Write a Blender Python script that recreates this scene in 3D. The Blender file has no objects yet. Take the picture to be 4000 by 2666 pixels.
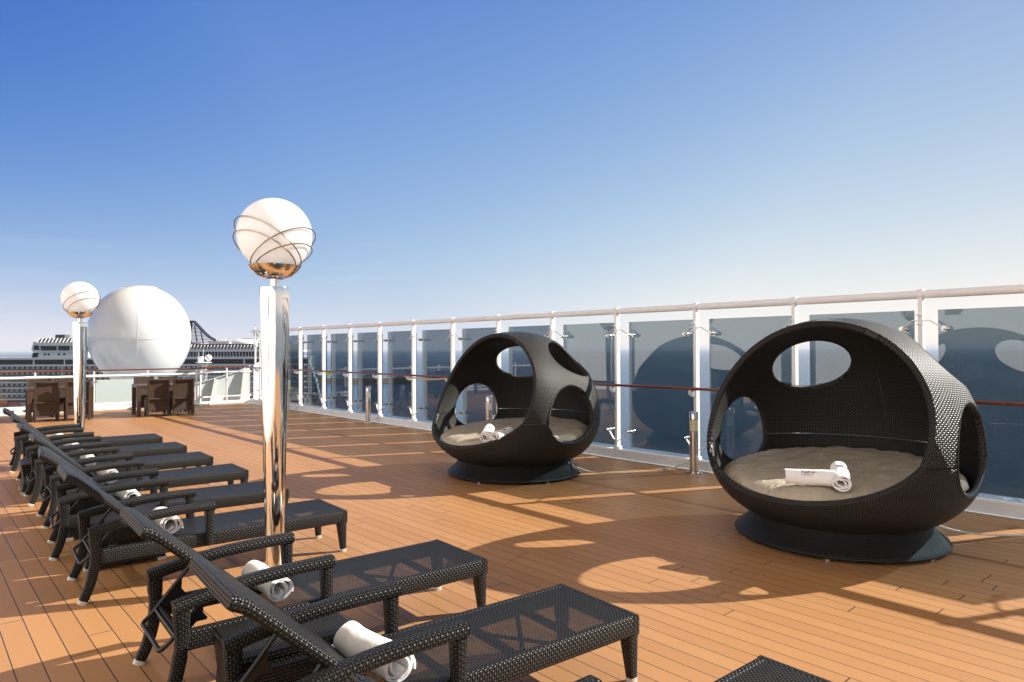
import bpy, math, random
from mathutils import Vector, Matrix, noise
R = math.radians
PI = math.pi
random.seed(7)
S = bpy.context.scene
C = S.collection

# ------------------------------------------------------------------ camera
YAW, PITCH, ROLL = R(41.753), R(0.674), R(-0.19)
H = 1.64
fw = Vector((math.sin(YAW)*math.cos(PITCH), math.cos(YAW)*math.cos(PITCH), math.sin(PITCH)))
r0 = Vector((math.cos(YAW), -math.sin(YAW), 0))
u0 = r0.cross(fw)
rr = r0*math.cos(ROLL) + u0*math.sin(ROLL)
uu = u0*math.cos(ROLL) - r0*math.sin(ROLL)
cam_d = bpy.data.cameras.new("camera")
cam = bpy.data.objects.new("camera", cam_d)
C.objects.link(cam)
M = Matrix((rr, uu, -fw)).transposed().to_4x4()
M.translation = (0, 0, H)
cam.matrix_world = M
cam_d.lens = 24.0
cam_d.sensor_width = 36.0
cam_d.clip_start = 0.05
cam_d.clip_end = 120000
S.camera = cam

# ------------------------------------------------------------------ sky, sun, exposure
SUN_HEAD, SUN_EL = R(114.5), R(30.6)
w = bpy.data.worlds.new("World")
S.world = w
w.use_nodes = True
nt = w.node_tree
nt.nodes.clear()
sky = nt.nodes.new('ShaderNodeTexSky')
sky.sky_type = 'NISHITA'
sky.sun_disc = False
sky.sun_elevation = SUN_EL
sky.sun_rotation = SUN_HEAD
sky.air_density = 1.0
sky.dust_density = 0.3
sky.ozone_density = 2.0
bg = nt.nodes.new('ShaderNodeBackground')
BG = 0.12
bg.inputs[1].default_value = BG*.785
wo = nt.nodes.new('ShaderNodeOutputWorld')
sdir = Vector((math.sin(SUN_HEAD)*math.cos(SUN_EL), math.cos(SUN_HEAD)*math.cos(SUN_EL), math.sin(SUN_EL)))
def wmath(op, a, b, c=None):
    nd = nt.nodes.new('ShaderNodeMath'); nd.operation = op
    if c is not None: nd.inputs[2].default_value = c
    for i, v in enumerate((a, b)):
        if hasattr(v, 'is_output'): nt.links.new(v, nd.inputs[i])
        else: nd.inputs[i].default_value = v
    return nd.outputs[0]
# polarised clear air: bluer away from the sun and higher up, pale towards the sun and the horizon
tc = nt.nodes.new('ShaderNodeTexCoord')
dot = nt.nodes.new('ShaderNodeVectorMath'); dot.operation = 'DOT_PRODUCT'
nt.links.new(tc.outputs['Generated'], dot.inputs[0]); dot.inputs[1].default_value = sdir
sep = nt.nodes.new('ShaderNodeSeparateXYZ'); nt.links.new(tc.outputs['Generated'], sep.inputs[0])
elev = wmath('MINIMUM', wmath('MAXIMUM', sep.outputs[2], 0.0), .5)
cosun = wmath('MAXIMUM', wmath('MINIMUM', dot.outputs['Value'], wmath('MULTIPLY_ADD', elev, .95, .45)), -.3)
polar = wmath('MULTIPLY', wmath('MINIMUM', wmath('SUBTRACT', cosun, .15), 0.0), wmath('SUBTRACT', elev, .15))
# thin high cloud streaks low over the horizon
cn = nt.nodes.new('ShaderNodeTexNoise'); cn.inputs['Scale'].default_value = 3.0; cn.inputs['Detail'].default_value = 7; cn.inputs['Roughness'].default_value = .62
cm = nt.nodes.new('ShaderNodeMapping'); cm.inputs['Scale'].default_value = (1.6, 1.6, 17)
nt.links.new(tc.outputs['Generated'], cm.inputs['Vector']); nt.links.new(cm.outputs[0], cn.inputs['Vector'])
cl = wmath('MULTIPLY', wmath('MAXIMUM', wmath('SUBTRACT', cn.outputs[0], .53), 0.0), 1.3)
cl = wmath('MULTIPLY', cl, wmath('MAXIMUM', wmath('SUBTRACT', 1.0, wmath('MULTIPLY', elev, 5.5)), 0.0))
over = wmath('MINIMUM', wmath('MAXIMUM', wmath('MULTIPLY', wmath('SUBTRACT', sep.outputs[2], .46), 4.0), 0.0), 1.0)  # warm fill colour added to the sky above the view, to warm the shade
# fill light added low in the sky behind the camera
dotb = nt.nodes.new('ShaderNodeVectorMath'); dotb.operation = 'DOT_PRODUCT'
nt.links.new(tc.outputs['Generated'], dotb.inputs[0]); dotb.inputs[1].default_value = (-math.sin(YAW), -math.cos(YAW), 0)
back_fill = wmath('MINIMUM', wmath('MAXIMUM', wmath('MULTIPLY', dotb.outputs['Value'], 1.8), 0.0), 1.0)
back_fill = wmath('MULTIPLY', back_fill, wmath('MAXIMUM', wmath('SUBTRACT', 1.0, wmath('MULTIPLY', elev, 1.7)), 0.0))
sc_ = nt.nodes.new('ShaderNodeSeparateColor'); nt.links.new(sky.outputs[0], sc_.inputs[0])
cc_ = nt.nodes.new('ShaderNodeCombineColor')
for ch, (a0, b0, c0, e0) in enumerate(((-.655, .34, .95, -3.08), (-.615, .17, .62, -2.25), (-.510, .0, .167, -.727))):
    pw = wmath('POWER', wmath('MULTIPLY', sc_.outputs[ch], BG), b0)
    ex_ = wmath('EXPONENT', wmath('ADD', wmath('ADD', wmath('MULTIPLY', cosun, c0), wmath('MULTIPLY', elev, e0)), wmath('MULTIPLY_ADD', polar, (9.0, 5.0, 1.5)[ch], a0)), 0.0)
    v_ = wmath('MULTIPLY', pw, ex_)
    v_ = wmath('ADD', v_, wmath('MULTIPLY', wmath('SUBTRACT', (.60, .60, .62)[ch], v_), cl))
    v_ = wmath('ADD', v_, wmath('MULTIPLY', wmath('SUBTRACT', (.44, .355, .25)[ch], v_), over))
    v_ = wmath('ADD', v_, wmath('MULTIPLY', wmath('SUBTRACT', (.56, .52, .45)[ch], v_), back_fill))
    nt.links.new(wmath('MULTIPLY', v_, 1/BG), cc_.inputs[ch])
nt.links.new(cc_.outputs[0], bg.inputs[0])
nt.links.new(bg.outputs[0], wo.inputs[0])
sun_d = bpy.data.lights.new("sun", 'SUN')
sun_d.energy = 5.0
sun_d.angle = R(0.5)
sun_d.color = (1.0, 0.955, 0.87)
sun = bpy.data.objects.new("sun", sun_d)
C.objects.link(sun)
sdir = Vector((math.sin(SUN_HEAD)*math.cos(SUN_EL), math.cos(SUN_HEAD)*math.cos(SUN_EL), math.sin(SUN_EL)))
sun.rotation_euler = sdir.to_track_quat('Z', 'Y').to_euler()
sun.location = (30, -12, 25)
S.view_settings.view_transform = 'Standard'
S.view_settings.look = 'None'
S.view_settings.gamma = 1
S.view_settings.exposure = 0.85
S.render.engine = 'CYCLES'
S.cycles.max_bounces = 10
S.cycles.transparent_max_bounces = 24
S.cycles.caustics_reflective = False
S.cycles.caustics_refractive = False
S.cycles.use_denoising = True

# ------------------------------------------------------------------ node helpers / materials
class NT:
    def __init__(s, name):
        s.m = bpy.data.materials.new(name)
        s.m.use_nodes = True
        s.t = s.m.node_tree
        s.t.nodes.clear()
        s.out = s.t.nodes.new('ShaderNodeOutputMaterial')
    def n(s, kind, **kw):
        nd = s.t.nodes.new(kind)
        for k, v in kw.items(): setattr(nd, k, v)
        return nd
    def l(s, a, b): s.t.links.new(a, b)
    def set(s, nd, **kw):
        for k, v in kw.items():
            sock = nd.inputs[int(k[1:])] if k[0] == '_' and k[1:].isdigit() else nd.inputs[k.replace('_', ' ')]
            if hasattr(v, 'is_output'): s.l(v, sock)
            else: sock.default_value = v
    def math(s, op, a, b=None, c=None):
        nd = s.n('ShaderNodeMath', operation=op)
        for i, v in enumerate((a, b, c)):
            if v is None: continue
            if hasattr(v, 'is_output'): s.l(v, nd.inputs[i])
            else: nd.inputs[i].default_value = v
        return nd.outputs[0]
    def mix(s, f, a, b):
        nd = s.n('ShaderNodeMix', data_type='RGBA')
        for k, v in ((0, f), (6, a), (7, b)):
            if hasattr(v, 'is_output'): s.l(v, nd.inputs[k])
            else: nd.inputs[k].default_value = v if k == 0 or len(v) == 4 else (*v, 1)
        return nd.outputs[2]
    def bsdf(s, col=(.8, .8, .8), rough=.5, metal=0, spec=.5, coat=0, bump=None):
        b = s.n('ShaderNodeBsdfPrincipled')
        for k, v in (('Base Color', col), ('Roughness', rough), ('Metallic', metal), ('Specular IOR Level', spec), ('Coat Weight', coat)):
            if hasattr(v, 'is_output'): s.l(v, b.inputs[k])
            else: b.inputs[k].default_value = (*v, 1) if k == 'Base Color' else v
        b.inputs['Coat Roughness'].default_value = .08
        if bump is not None: s.l(bump, b.inputs['Normal'])
        return b
    def noise(s, scale, detail=3, vec=None, rough=.5):
        nd = s.n('ShaderNodeTexNoise')
        nd.inputs['Scale'].default_value = scale
        nd.inputs['Detail'].default_value = detail
        nd.inputs['Roughness'].default_value = rough
        if vec is not None: s.l(vec, nd.inputs['Vector'])
        return nd.outputs[0]
    def coord(s, which='Object'): return s.n('ShaderNodeTexCoord').outputs[which]
    def mapping(s, vec, scale=(1, 1, 1), loc=(0, 0, 0)):
        nd = s.n('ShaderNodeMapping')
        nd.inputs['Scale'].default_value = scale
        nd.inputs['Location'].default_value = loc
        s.l(vec, nd.inputs['Vector'])
        return nd.outputs[0]
    def bump(s, h, dist, strength=1.0):
        nd = s.n('ShaderNodeBump')
        nd.inputs['Distance'].default_value = dist
        nd.inputs['Strength'].default_value = strength
        s.l(h, nd.inputs['Height'])
        return nd.outputs[0]
    def done(s, sh):
        s.l(sh, s.out.inputs[0])
        return s.m

def mat_plain(name, col, rough=.5, metal=0, spec=.5, coat=0, nscale=6, namp=.08, bscale=0, bdist=.001):
    t = NT(name)
    v = t.coord()
    n = t.noise(nscale, 4, v)
    a = tuple(min(1, c*(1+namp)) for c in col); b = tuple(c*(1-namp) for c in col)
    c = t.mix(n, b, a)
    ro = t.math('MULTIPLY_ADD', n, .12, rough-.06)
    bp = t.bump(t.noise(bscale, 3, v), bdist) if bscale else None
    return t.done(t.bsdf(c, ro, metal, spec, coat, bp).outputs[0])

def mat_wicker(name, col, pu=.024, pv=.0145, rough=.38, depth=.0035, holes=None, spec=.5, var=.35):
    t = NT(name)
    uv = t.n('ShaderNodeUVMap').outputs[0]
    sp = t.n('ShaderNodeSeparateXYZ'); t.l(uv, sp.inputs[0])
    u = t.math('MULTIPLY', sp.outputs[0], 1/pu)
    v = t.math('MULTIPLY', sp.outputs[1], 1/pv)
    row = t.math('FLOOR', v)
    fv = t.math('SUBTRACT', t.math('FRACT', v), .5)
    ph = t.math('MULTIPLY', t.math('MODULO', row, 2.0), .5)
    s_ = t.math('COSINE', t.math('MULTIPLY', t.math('ADD', u, ph), 2*PI))
    prof = t.math('SUBTRACT', 1.0, t.math('MULTIPLY', t.math('MULTIPLY', fv, fv), 4.0))
    h1 = t.math('MULTIPLY', prof, t.math('MULTIPLY_ADD', s_, .5, .5))
    fu = t.math('SUBTRACT', t.math('FRACT', t.math('ADD', t.math('MULTIPLY', u, 2.0), .5)), .5)
    prof2 = t.math('SUBTRACT', 1.0, t.math('MULTIPLY', t.math('MULTIPLY', fu, fu), 4.0))
    h2 = t.math('MULTIPLY', prof2, t.math('MULTIPLY_ADD', s_, -.3, .3))
    h = t.math('MAXIMUM', h1, h2)
    wn = t.n('ShaderNodeTexWhiteNoise', noise_dimensions='1D')
    t.l(row, wn.inputs['W'])
    big = t.noise(2.3, 3, t.coord())
    k = t.math('ADD', t.math('MULTIPLY', wn.outputs[0], .5), t.math('MULTIPLY', big, .5))
    lo = tuple(c*(1-var) for c in col); hi = tuple(c*(1+var) for c in col)
    c = t.mix(k, lo, hi)
    g = t.math('MINIMUM', t.math('MAXIMUM', t.math('MULTIPLY_ADD', h, 1.9, -.35), 0.0), 1.0)
    c = t.mix(g, (.0025, .0025, .0025), c)
    b = t.bsdf(c, rough, 0, t.math('MULTIPLY', g, spec), 0, t.bump(h, depth))
    if holes is None: return t.done(b.outputs[0])
    tr = t.n('ShaderNodeBsdfTransparent')
    mx = t.n('ShaderNodeMixShader')
    t.l(t.math('LESS_THAN', h, holes), mx.inputs[0])
    t.l(b.outputs[0], mx.inputs[1]); t.l(tr.outputs[0], mx.inputs[2])
    return t.done(mx.outputs[0])

def mat_deck():
    t = NT('teak_deck')
    v = t.coord()
    sp = t.n('ShaderNodeSeparateXYZ'); t.l(v, sp.inputs[0])
    W = .1237
    x = t.math('MULTIPLY', t.math('ADD', sp.outputs[0], 40.02), 1/W)
    pl = t.math('FLOOR', x); fx = t.math('FRACT', x)
    wn = t.n('ShaderNodeTexWhiteNoise', noise_dimensions='1D'); t.l(pl, wn.inputs['W'])
    y = t.math('ADD', t.math('MULTIPLY', sp.outputs[1], 1/3.1), t.math('MULTIPLY', wn.outputs[0], 17.0))
    fy = t.math('FRACT', y)
    seam = t.math('MAXIMUM', t.math('LESS_THAN', fx, .042), t.math('LESS_THAN', fy, .0022))
    wn2 = t.n('ShaderNodeTexWhiteNoise', noise_dimensions='2D')
    cv = t.n('ShaderNodeCombineXYZ'); t.l(pl, cv.inputs[0]); t.l(t.math('FLOOR', y), cv.inputs[1]); t.l(cv.outputs[0], wn2.inputs['Vector'])
    gr = t.noise(1.0, 6, t.mapping(v, (55, 2.2, 1)), .6)
    st = t.noise(.7, 5, v, .6)
    fine = t.noise(160, 2, v)
    k = t.math('ADD', t.math('ADD', t.math('MULTIPLY', wn2.outputs[0], .34), t.math('MULTIPLY', gr, .30)), t.math('ADD', t.math('MULTIPLY', st, .30), t.math('MULTIPLY', fine, .12)))
    c = t.mix(k, (.315, .148, .056), (.465, .240, .101))
    spot = t.math('GREATER_THAN', t.noise(3.1, 3, v), .72)
    c = t.mix(t.math('MULTIPLY', spot, .12), c, (.16, .075, .04))
    c = t.mix(seam, c, (.022, .024, .027))
    ro = t.math('MULTIPLY_ADD', gr, .2, .38)
    hgt = t.math('ADD', t.math('MULTIPLY', t.math('SUBTRACT', 1.0, seam), 1.0), t.math('MULTIPLY', gr, .12))
    return t.done(t.bsdf(c, ro, 0, .35, 0, t.bump(hgt, .0016)).outputs[0])

def mat_glass(name, tint, refl=1.0, rough=0.0, ior=1.52, cap=1.0):
    t = NT(name)
    tr = t.n('ShaderNodeBsdfTransparent'); tr.inputs[0].default_value = (*tint, 1)
    gl = t.n('ShaderNodeBsdfGlossy'); gl.inputs['Roughness'].default_value = rough
    gl.inputs['Color'].default_value = (.95, .97, 1, 1)
    fr = t.n('ShaderNodeFresnel'); fr.inputs[0].default_value = ior
    mx = t.n('ShaderNodeMixShader')
    t.l(t.math('MINIMUM', t.math('MULTIPLY', fr.outputs[0], refl), cap), mx.inputs[0])
    t.l(tr.outputs[0], mx.inputs[1]); t.l(gl.outputs[0], mx.inputs[2])
    # thin salt film, in runs and patches
    v = t.coord()
    a = t.noise(1.0, 5, t.mapping(v, (4, 9, 1.1)), .6); b = t.noise(2.2, 4, v)
    film = t.math('MULTIPLY', t.math('MULTIPLY', a, t.math('MULTIPLY', b, b)), .10)
    df = t.n('ShaderNodeBsdfDiffuse'); df.inputs[0].default_value = (.7, .72, .72, 1)
    m2 = t.n('ShaderNodeMixShader')
    t.l(film, m2.inputs[0]); t.l(mx.outputs[0], m2.inputs[1]); t.l(df.outputs[0], m2.inputs[2])
    return t.done(m2.outputs[0])

def mat_frosted():
    t = NT('frosted_glass')
    d = t.n('ShaderNodeBsdfDiffuse'); d.inputs[0].default_value = (.72, .80, .78, 1)
    tl = t.n('ShaderNodeBsdfTranslucent'); tl.inputs[0].default_value = (.80, .88, .86, 1)
    mx = t.n('ShaderNodeMixShader'); mx.inputs[0].default_value = .45
    t.l(d.outputs[0], mx.inputs[1]); t.l(tl.outputs[0], mx.inputs[2])
    return t.done(mx.outputs[0])

def mat_chrome(name, base=(.86, .83, .79), rough=.035, brushed=0):
    t = NT(name)
    v = t.coord()
    n = t.noise(1.0, 5, t.mapping(v, (60, 60, 1.2)), .6)
    sm = t.noise(9, 4, v)
    ro = t.math('ADD', t.math('MULTIPLY', t.math('MULTIPLY', sm, sm), .08+brushed), rough)
    return t.done(t.bsdf(base, ro, 1, .5, 0, t.bump(n, .0006 + brushed*.001)).outputs[0])

def mat_sea():
    t = NT('sea_water')
    v = t.coord()
    n1 = t.noise(.055, 5, t.mapping(v, (1, 2.1, 1)), .62)
    n2 = t.noise(.5, 5, t.mapping(v, (1, 1.7, 1)), .65)
    n3 = t.noise(.004, 4, v)
    h = t.math('ADD', t.math('MULTIPLY', n1, 2.2), t.math('MULTIPLY', n2, .55))
    c = t.mix(n3, (.006, .036, .085), (.010, .055, .120))
    b = t.bsdf(c, .22, 0, .5, 0, t.bump(h, 1.0))
    b.inputs['IOR'].default_value = 1.333
    return t.done(b.outputs[0])

def mat_towel():
    t = NT('white_terry')
    v = t.coord()
    n = t.noise(220, 2, v); m = t.noise(9, 4, v)
    h = t.math('ADD', t.math('MULTIPLY', n, .0008), t.math('MULTIPLY', m, .010))
    c = t.mix(t.noise(14, 3, v), (.78, .775, .76), (.86, .86, .86))
    b = t.bsdf(c, .95, 0, .1, 0, t.bump(h, 1.0))
    b.inputs['Sheen Weight'].default_value = .25
    return t.done(b.outputs[0])

def mat_cushion():
    t = NT('beige_canvas')
    v = t.coord()
    n = t.noise(3.5, 5, t.mapping(v, (1.0, 3.2, 1))); f = t.noise(300, 2, v)
    h = t.math('ADD', t.math('MULTIPLY', n, .055), t.math('MULTIPLY', f, .0006))
    c = t.mix(t.noise(2.2, 4, v), (.36, .31, .24), (.50, .435, .335))
    return t.done(t.bsdf(c, .62, 0, .3, 0, t.bump(h, 1.0)).outputs[0])

M_deck = mat_deck()
M_wick = mat_wicker('black_wicker', (.023, .0215, .020), rough=.40, spec=.45)
M_bed = mat_wicker('black_mesh_weave', (.024, .024, .025), pu=.020, pv=.0115, rough=.45, depth=.0025, holes=.20, spec=.3)
M_pod = mat_wicker('dark_wicker_shell', (.036, .033, .029), pu=.034, pv=.0150, rough=.42, depth=.0045)
M_brown = mat_wicker('brown_rattan', (.110, .066, .044), pu=.034, pv=.014, rough=.45)
M_brownslat = mat_plain('dark_brown_frame', (.070, .042, .028), .4)
M_glass = mat_glass('tinted_glass', (.355, .43, .475), 1.8, cap=.10)
M_clear = mat_glass('clear_glass', (.93, .955, .945), 1.0)
M_frost = mat_frosted()
M_chrome = mat_chrome('polished_steel')
M_brush = mat_chrome('brushed_steel', (.62, .60, .57), .16, .10)
M_wire = mat_chrome('wire_steel', (.42, .38, .33), .14)
M_white = mat_plain('white_paint', (.86, .86, .85), .34, nscale=3, namp=.05)
M_ivory = mat_plain('warm_white_paint', (.72, .715, .68), .45, nscale=2, namp=.05)
M_wood = mat_plain('varnished_wood', (.155, .035, .012), .25, coat=.7, nscale=18, namp=.35)
def mat_opal():
    t = NT('opal_globe')
    b = t.bsdf((.92, .92, .92), .25, 0, .4)
    tl = t.n('ShaderNodeBsdfTranslucent'); tl.inputs[0].default_value = (.96, .96, .96, 1)
    mx = t.n('ShaderNodeMixShader'); mx.inputs[0].default_value = .45
    t.l(b.outputs[0], mx.inputs[1]); t.l(tl.outputs[0], mx.inputs[2])
    return t.done(mx.outputs[0])
M_opal = mat_opal()
M_dome = mat_plain('radome_gelcoat', (.78, .78, .77), .20, spec=.5, coat=.6, nscale=1, namp=.02)
M_black = mat_plain('black_steel', (.008, .0085, .0095), .38, spec=.35)
M_cap = mat_plain('pale_foot_cap', (.55, .52, .46), .5)
M_towel = mat_towel()
M_cush = mat_cushion()
M_navy = mat_plain('navy_thread', (.015, .02, .10), .8)
M_gold = mat_plain('gold_thread', (.55, .35, .08), .7)
M_sea = mat_sea()
M_shipw = mat_plain('ship_white', (.84, .84, .83), .45, nscale=.05, namp=.04)
M_shipc = mat_plain('cabin_cream', (.68, .63, .54), .7, nscale=.3, namp=.15)
M_shipg = mat_plain('dark_ship_glass', (.016, .018, .022), .15, spec=.35, nscale=.12, namp=.5)
M_shipn = mat_plain('balcony_glass', (.13, .135, .135), .3, spec=.3, nscale=.3, namp=.3)
M_shipb = mat_plain('ship_navy', (.012, .016, .030), .45)
M_orange = mat_plain('lifeboat_orange', (.50, .085, .025), .45)
M_stone = mat_plain('breakwater_stone', (.30, .26, .21), .9, nscale=.08, namp=.3)
M_rope = mat_plain('rope_fibre', (.55, .55, .52), .9, nscale=70, namp=.5, bscale=90, bdist=.004)
M_beige_rope = mat_plain('beige_rope', (.55, .45, .30), .9, nscale=60, namp=.3)
M_red = mat_plain('red_tape', (.5, .06, .03), .6)
M_sign = mat_plain('sign_yellow_green', (.50, .60, .12), .5)
M_signd = mat_plain('sign_dark_green', (.03, .16, .04), .5)
M_lens = mat_plain('bollard_lens', (.62, .58, .36), .3, nscale=4, namp=.08)
M_lensw = mat_plain('bollard_lens_white', (.74, .73, .68), .3, nscale=4, namp=.05)
M_gutter = mat_plain('grey_gutter', (.36, .39, .43), .5)

# ------------------------------------------------------------------ mesh builder
class MB:
    def __init__(s): s.v, s.f, s.uv, s.sm = [], [], [], []
    def face(s, idx, uv=None, smooth=False):
        s.f.append(tuple(idx)); s.uv.append(uv or [(0, 0)]*len(idx)); s.sm.append(smooth)
    def box(s, x0, x1, y0, y1, z0, z1, bev=0, mat=None, smooth=False):
        """a box, its edges chamfered by bev"""
        xs, ys, zs = (x0, x1), (y0, y1), (z0, z1)
        T = (lambda p: p) if mat is None else (lambda p: tuple(mat @ Vector(p)))
        if bev <= 0:
            def quad(ps, uvs):
                b = len(s.v); s.v += [T(p) for p in ps]; s.face(range(b, b+4), uvs)
            quad([(x0,y0,z0),(x1,y0,z0),(x1,y0,z1),(x0,y0,z1)], [(x0,z0),(x1,z0),(x1,z1),(x0,z1)])
            quad([(x1,y1,z0),(x0,y1,z0),(x0,y1,z1),(x1,y1,z1)], [(x1,z0),(x0,z0),(x0,z1),(x1,z1)])
            quad([(x0,y1,z0),(x0,y0,z0),(x0,y0,z1),(x0,y1,z1)], [(y1,z0),(y0,z0),(y0,z1),(y1,z1)])
            quad([(x1,y0,z0),(x1,y1,z0),(x1,y1,z1),(x1,y0,z1)], [(y0,z0),(y1,z0),(y1,z1),(y0,z1)])
            quad([(x0,y0,z1),(x1,y0,z1),(x1,y1,z1),(x0,y1,z1)], [(x0,y0),(x1,y0),(x1,y1),(x0,y1)])
            quad([(x0,y1,z0),(x1,y1,z0),(x1,y0,z0),(x0,y0,z0)], [(x0,y1),(x1,y1),(x1,y0),(x0,y0)])
            return
        b = min(bev, (x1-x0)*.49, (y1-y0)*.49, (z1-z0)*.49)
        idx = {}
        lim = (xs, ys, zs)
        for sx in (0, 1):
            for sy in (0, 1):
                for sz in (0, 1):
                    sg = (sx, sy, sz)
                    for ax in range(3):
                        p = []
                        for k in range(3):
                            val = lim[k][sg[k]]
                            if k != ax: val += b if sg[k] == 0 else -b
                            p.append(val)
                        idx[(sg, ax)] = len(s.v); s.v.append(T(tuple(p)))
        def uvof(i, ax):
            return (0, 0)
        raw = {}
        def add(keys):
            ids = [idx[k] for k in keys]
            ax = keys[0][1]
            pts = []
            for (sg, a) in keys:
                p = []
                for k in range(3):
                    val = lim[k][sg[k]]
                    if k != a: val += b if sg[k] == 0 else -b
                    p.append(val)
                pts.append(p)
            n = (Vector(pts[1])-Vector(pts[0])).cross(Vector(pts[2])-Vector(pts[0]))
            c = Vector(((x0+x1)/2, (y0+y1)/2, (z0+z1)/2))
            m = sum((Vector(p) for p in pts), Vector())/len(pts)
            if n.dot(m-c) < 0: ids.reverse(); pts.reverse()
            a = max(range(3), key=lambda k: abs(n[k]))
            o = [k for k in range(3) if k != a]
            s.face(ids, [(p[o[0]], p[o[1]]) for p in pts], smooth)
        for ax in range(3):
            o = [k for k in range(3) if k != ax]
            for sd in (0, 1):
                ring = []
                for (a_, b_) in ((0, 0), (1, 0), (1, 1), (0, 1)):
                    sg = [0, 0, 0]; sg[ax] = sd; sg[o[0]] = a_; sg[o[1]] = b_
                    ring.append((tuple(sg), ax))
                add(ring)
            for a_ in (0, 1):
                for b_ in (0, 1):
                    g0 = [0, 0, 0]; g0[o[0]] = a_; g0[o[1]] = b_; g1 = list(g0); g1[ax] = 1
                    add([(tuple(g0), o[0]), (tuple(g1), o[0]), (tuple(g1), o[1]), (tuple(g0), o[1])])
        for sx in (0, 1):
            for sy in (0, 1):
                for sz in (0, 1):
                    add([((sx, sy, sz), 0), ((sx, sy, sz), 1), ((sx, sy, sz), 2)])
    def sweep(s, path, prof, side=(0, 1, 0), scales=None, closed=False, caps=True, smooth=True, uoff=0):
        """sweep a closed 2D profile (a along side, b along the other normal) along path"""
        P = [Vector(p) for p in path]
        n = len(P); k = len(prof)
        base = len(s.v)
        per = [0]
        for i in range(k):
            a, b = prof[i], prof[(i+1) % k]
            per.append(per[-1] + math.hypot(b[0]-a[0], b[1]-a[1]))
        ln = [uoff]
        for i in range(1, n): ln.append(ln[-1] + (P[i]-P[i-1]).length)
        prev = Vector(side)
        for i in range(n):
            if closed: t = (P[(i+1) % n]-P[i-1])
            else: t = P[min(i+1, n-1)]-P[max(i-1, 0)]
            t.normalize()
            sd = prev - t*prev.dot(t)
            if sd.length < 1e-5: sd = t.orthogonal()
            sd.normalize(); prev = sd if side is None or True else prev
            up = t.cross(sd)
            q = 1.0
            if 0 < i < n-1 and not closed:
                c = max(.5, math.sqrt(max(0, (1+(P[i]-P[i-1]).normalized().dot((P[i+1]-P[i]).normalized()))/2)))
                q = 1/c
            sc = scales[i] if scales else (1, 1)
            if not isinstance(sc, tuple): sc = (sc, sc)
            for (a, b) in prof:
                s.v.append(tuple(P[i] + sd*a*sc[0] + up*b*sc[1]*(q if abs(q-1) < .8 else 1)))
        rng = n if closed else n-1
        L = ln[-1] + ((P[0]-P[-1]).length if closed else 0)
        for i in range(rng):
            j = (i+1) % n
            u0_, u1_ = ln[i], (ln[j] if j else L)
            for a in range(k):
                b = (a+1) % k
                s.face([base+i*k+a, base+i*k+b, base+j*k+b, base+j*k+a],
                       [(u0_, per[a]), (u0_, per[a+1]), (u1_, per[a+1]), (u1_, per[a])], smooth)
        if caps and not closed:
            s.face([base+a for a in reversed(range(k))], [prof[a] for a in reversed(range(k))])
            s.face([base+(n-1)*k+a for a in range(k)], [prof[a] for a in range(k)])
    def tube(s, path, r, seg=10, closed=False, scales=None, caps=True):
        s.sweep(path, [(r*math.cos(2*PI*i/seg), r*math.sin(2*PI*i/seg)) for i in range(seg)],
                side=(.31, .87, .21), closed=closed, scales=scales, caps=caps)
    def lathe(s, prof, seg=48, center=(0, 0), z0=0, smooth=True, caps=True):
        base = len(s.v); n = len(prof)
        ln = [0]
        for i in range(1, n): ln.append(ln[-1]+math.hypot(prof[i][0]-prof[i-1][0], prof[i][1]-prof[i-1][1]))
        rm = max(p[0] for p in prof)
        for (r_, z) in prof:
            for a in range(seg):
                t = 2*PI*a/seg
                s.v.append((center[0]+r_*math.cos(t), center[1]+r_*math.sin(t), z0+z))
        for i in range(n-1):
            for a in range(seg):
                b = (a+1) % seg
                ua, ub = 2*PI*rm*a/seg, 2*PI*rm*(a+1)/seg
                s.face([base+i*seg+a, base+i*seg+b, base+(i+1)*seg+b, base+(i+1)*seg+a],
                       [(ua, ln[i]), (ub, ln[i]), (ub, ln[i+1]), (ua, ln[i+1])], smooth)
        if caps:
            if prof[0][0] > 1e-4: s.face([base+a for a in reversed(range(seg))])
            if prof[-1][0] > 1e-4: s.face([base+(n-1)*seg+a for a in range(seg)])
    def grid(s, fn, nu, nv, uvs=None, smooth=True, flip=False):
        base = len(s.v)
        for i in range(nu+1):
            for j in range(nv+1): s.v.append(tuple(fn(i/nu, j/nv)))
        for i in range(nu):
            for j in range(nv):
                a, b = base+i*(nv+1)+j, base+(i+1)*(nv+1)+j
                ids = [a, b, b+1, a+1]
                q = [(i/nu, j/nv), ((i+1)/nu, j/nv), ((i+1)/nu, (j+1)/nv), (i/nu, (j+1)/nv)]
                if uvs: q = [(x*uvs[0], y*uvs[1]) for x, y in q]
                if flip: ids.reverse(); q.reverse()
                s.face(ids, q, smooth)
    def poly(s, pts, d):
        """prism: polygon pts (3D, planar) extruded by vector d"""
        n = len(pts); b = len(s.v); d = Vector(d)
        s.v += [tuple(p) for p in pts] + [tuple(Vector(p)+d) for p in pts]
        s.face(list(reversed(range(b, b+n)))); s.face(range(b+n, b+2*n))
        for i in range(n):
            j = (i+1) % n
            s.face([b+i, b+j, b+n+j, b+n+i])
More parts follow.
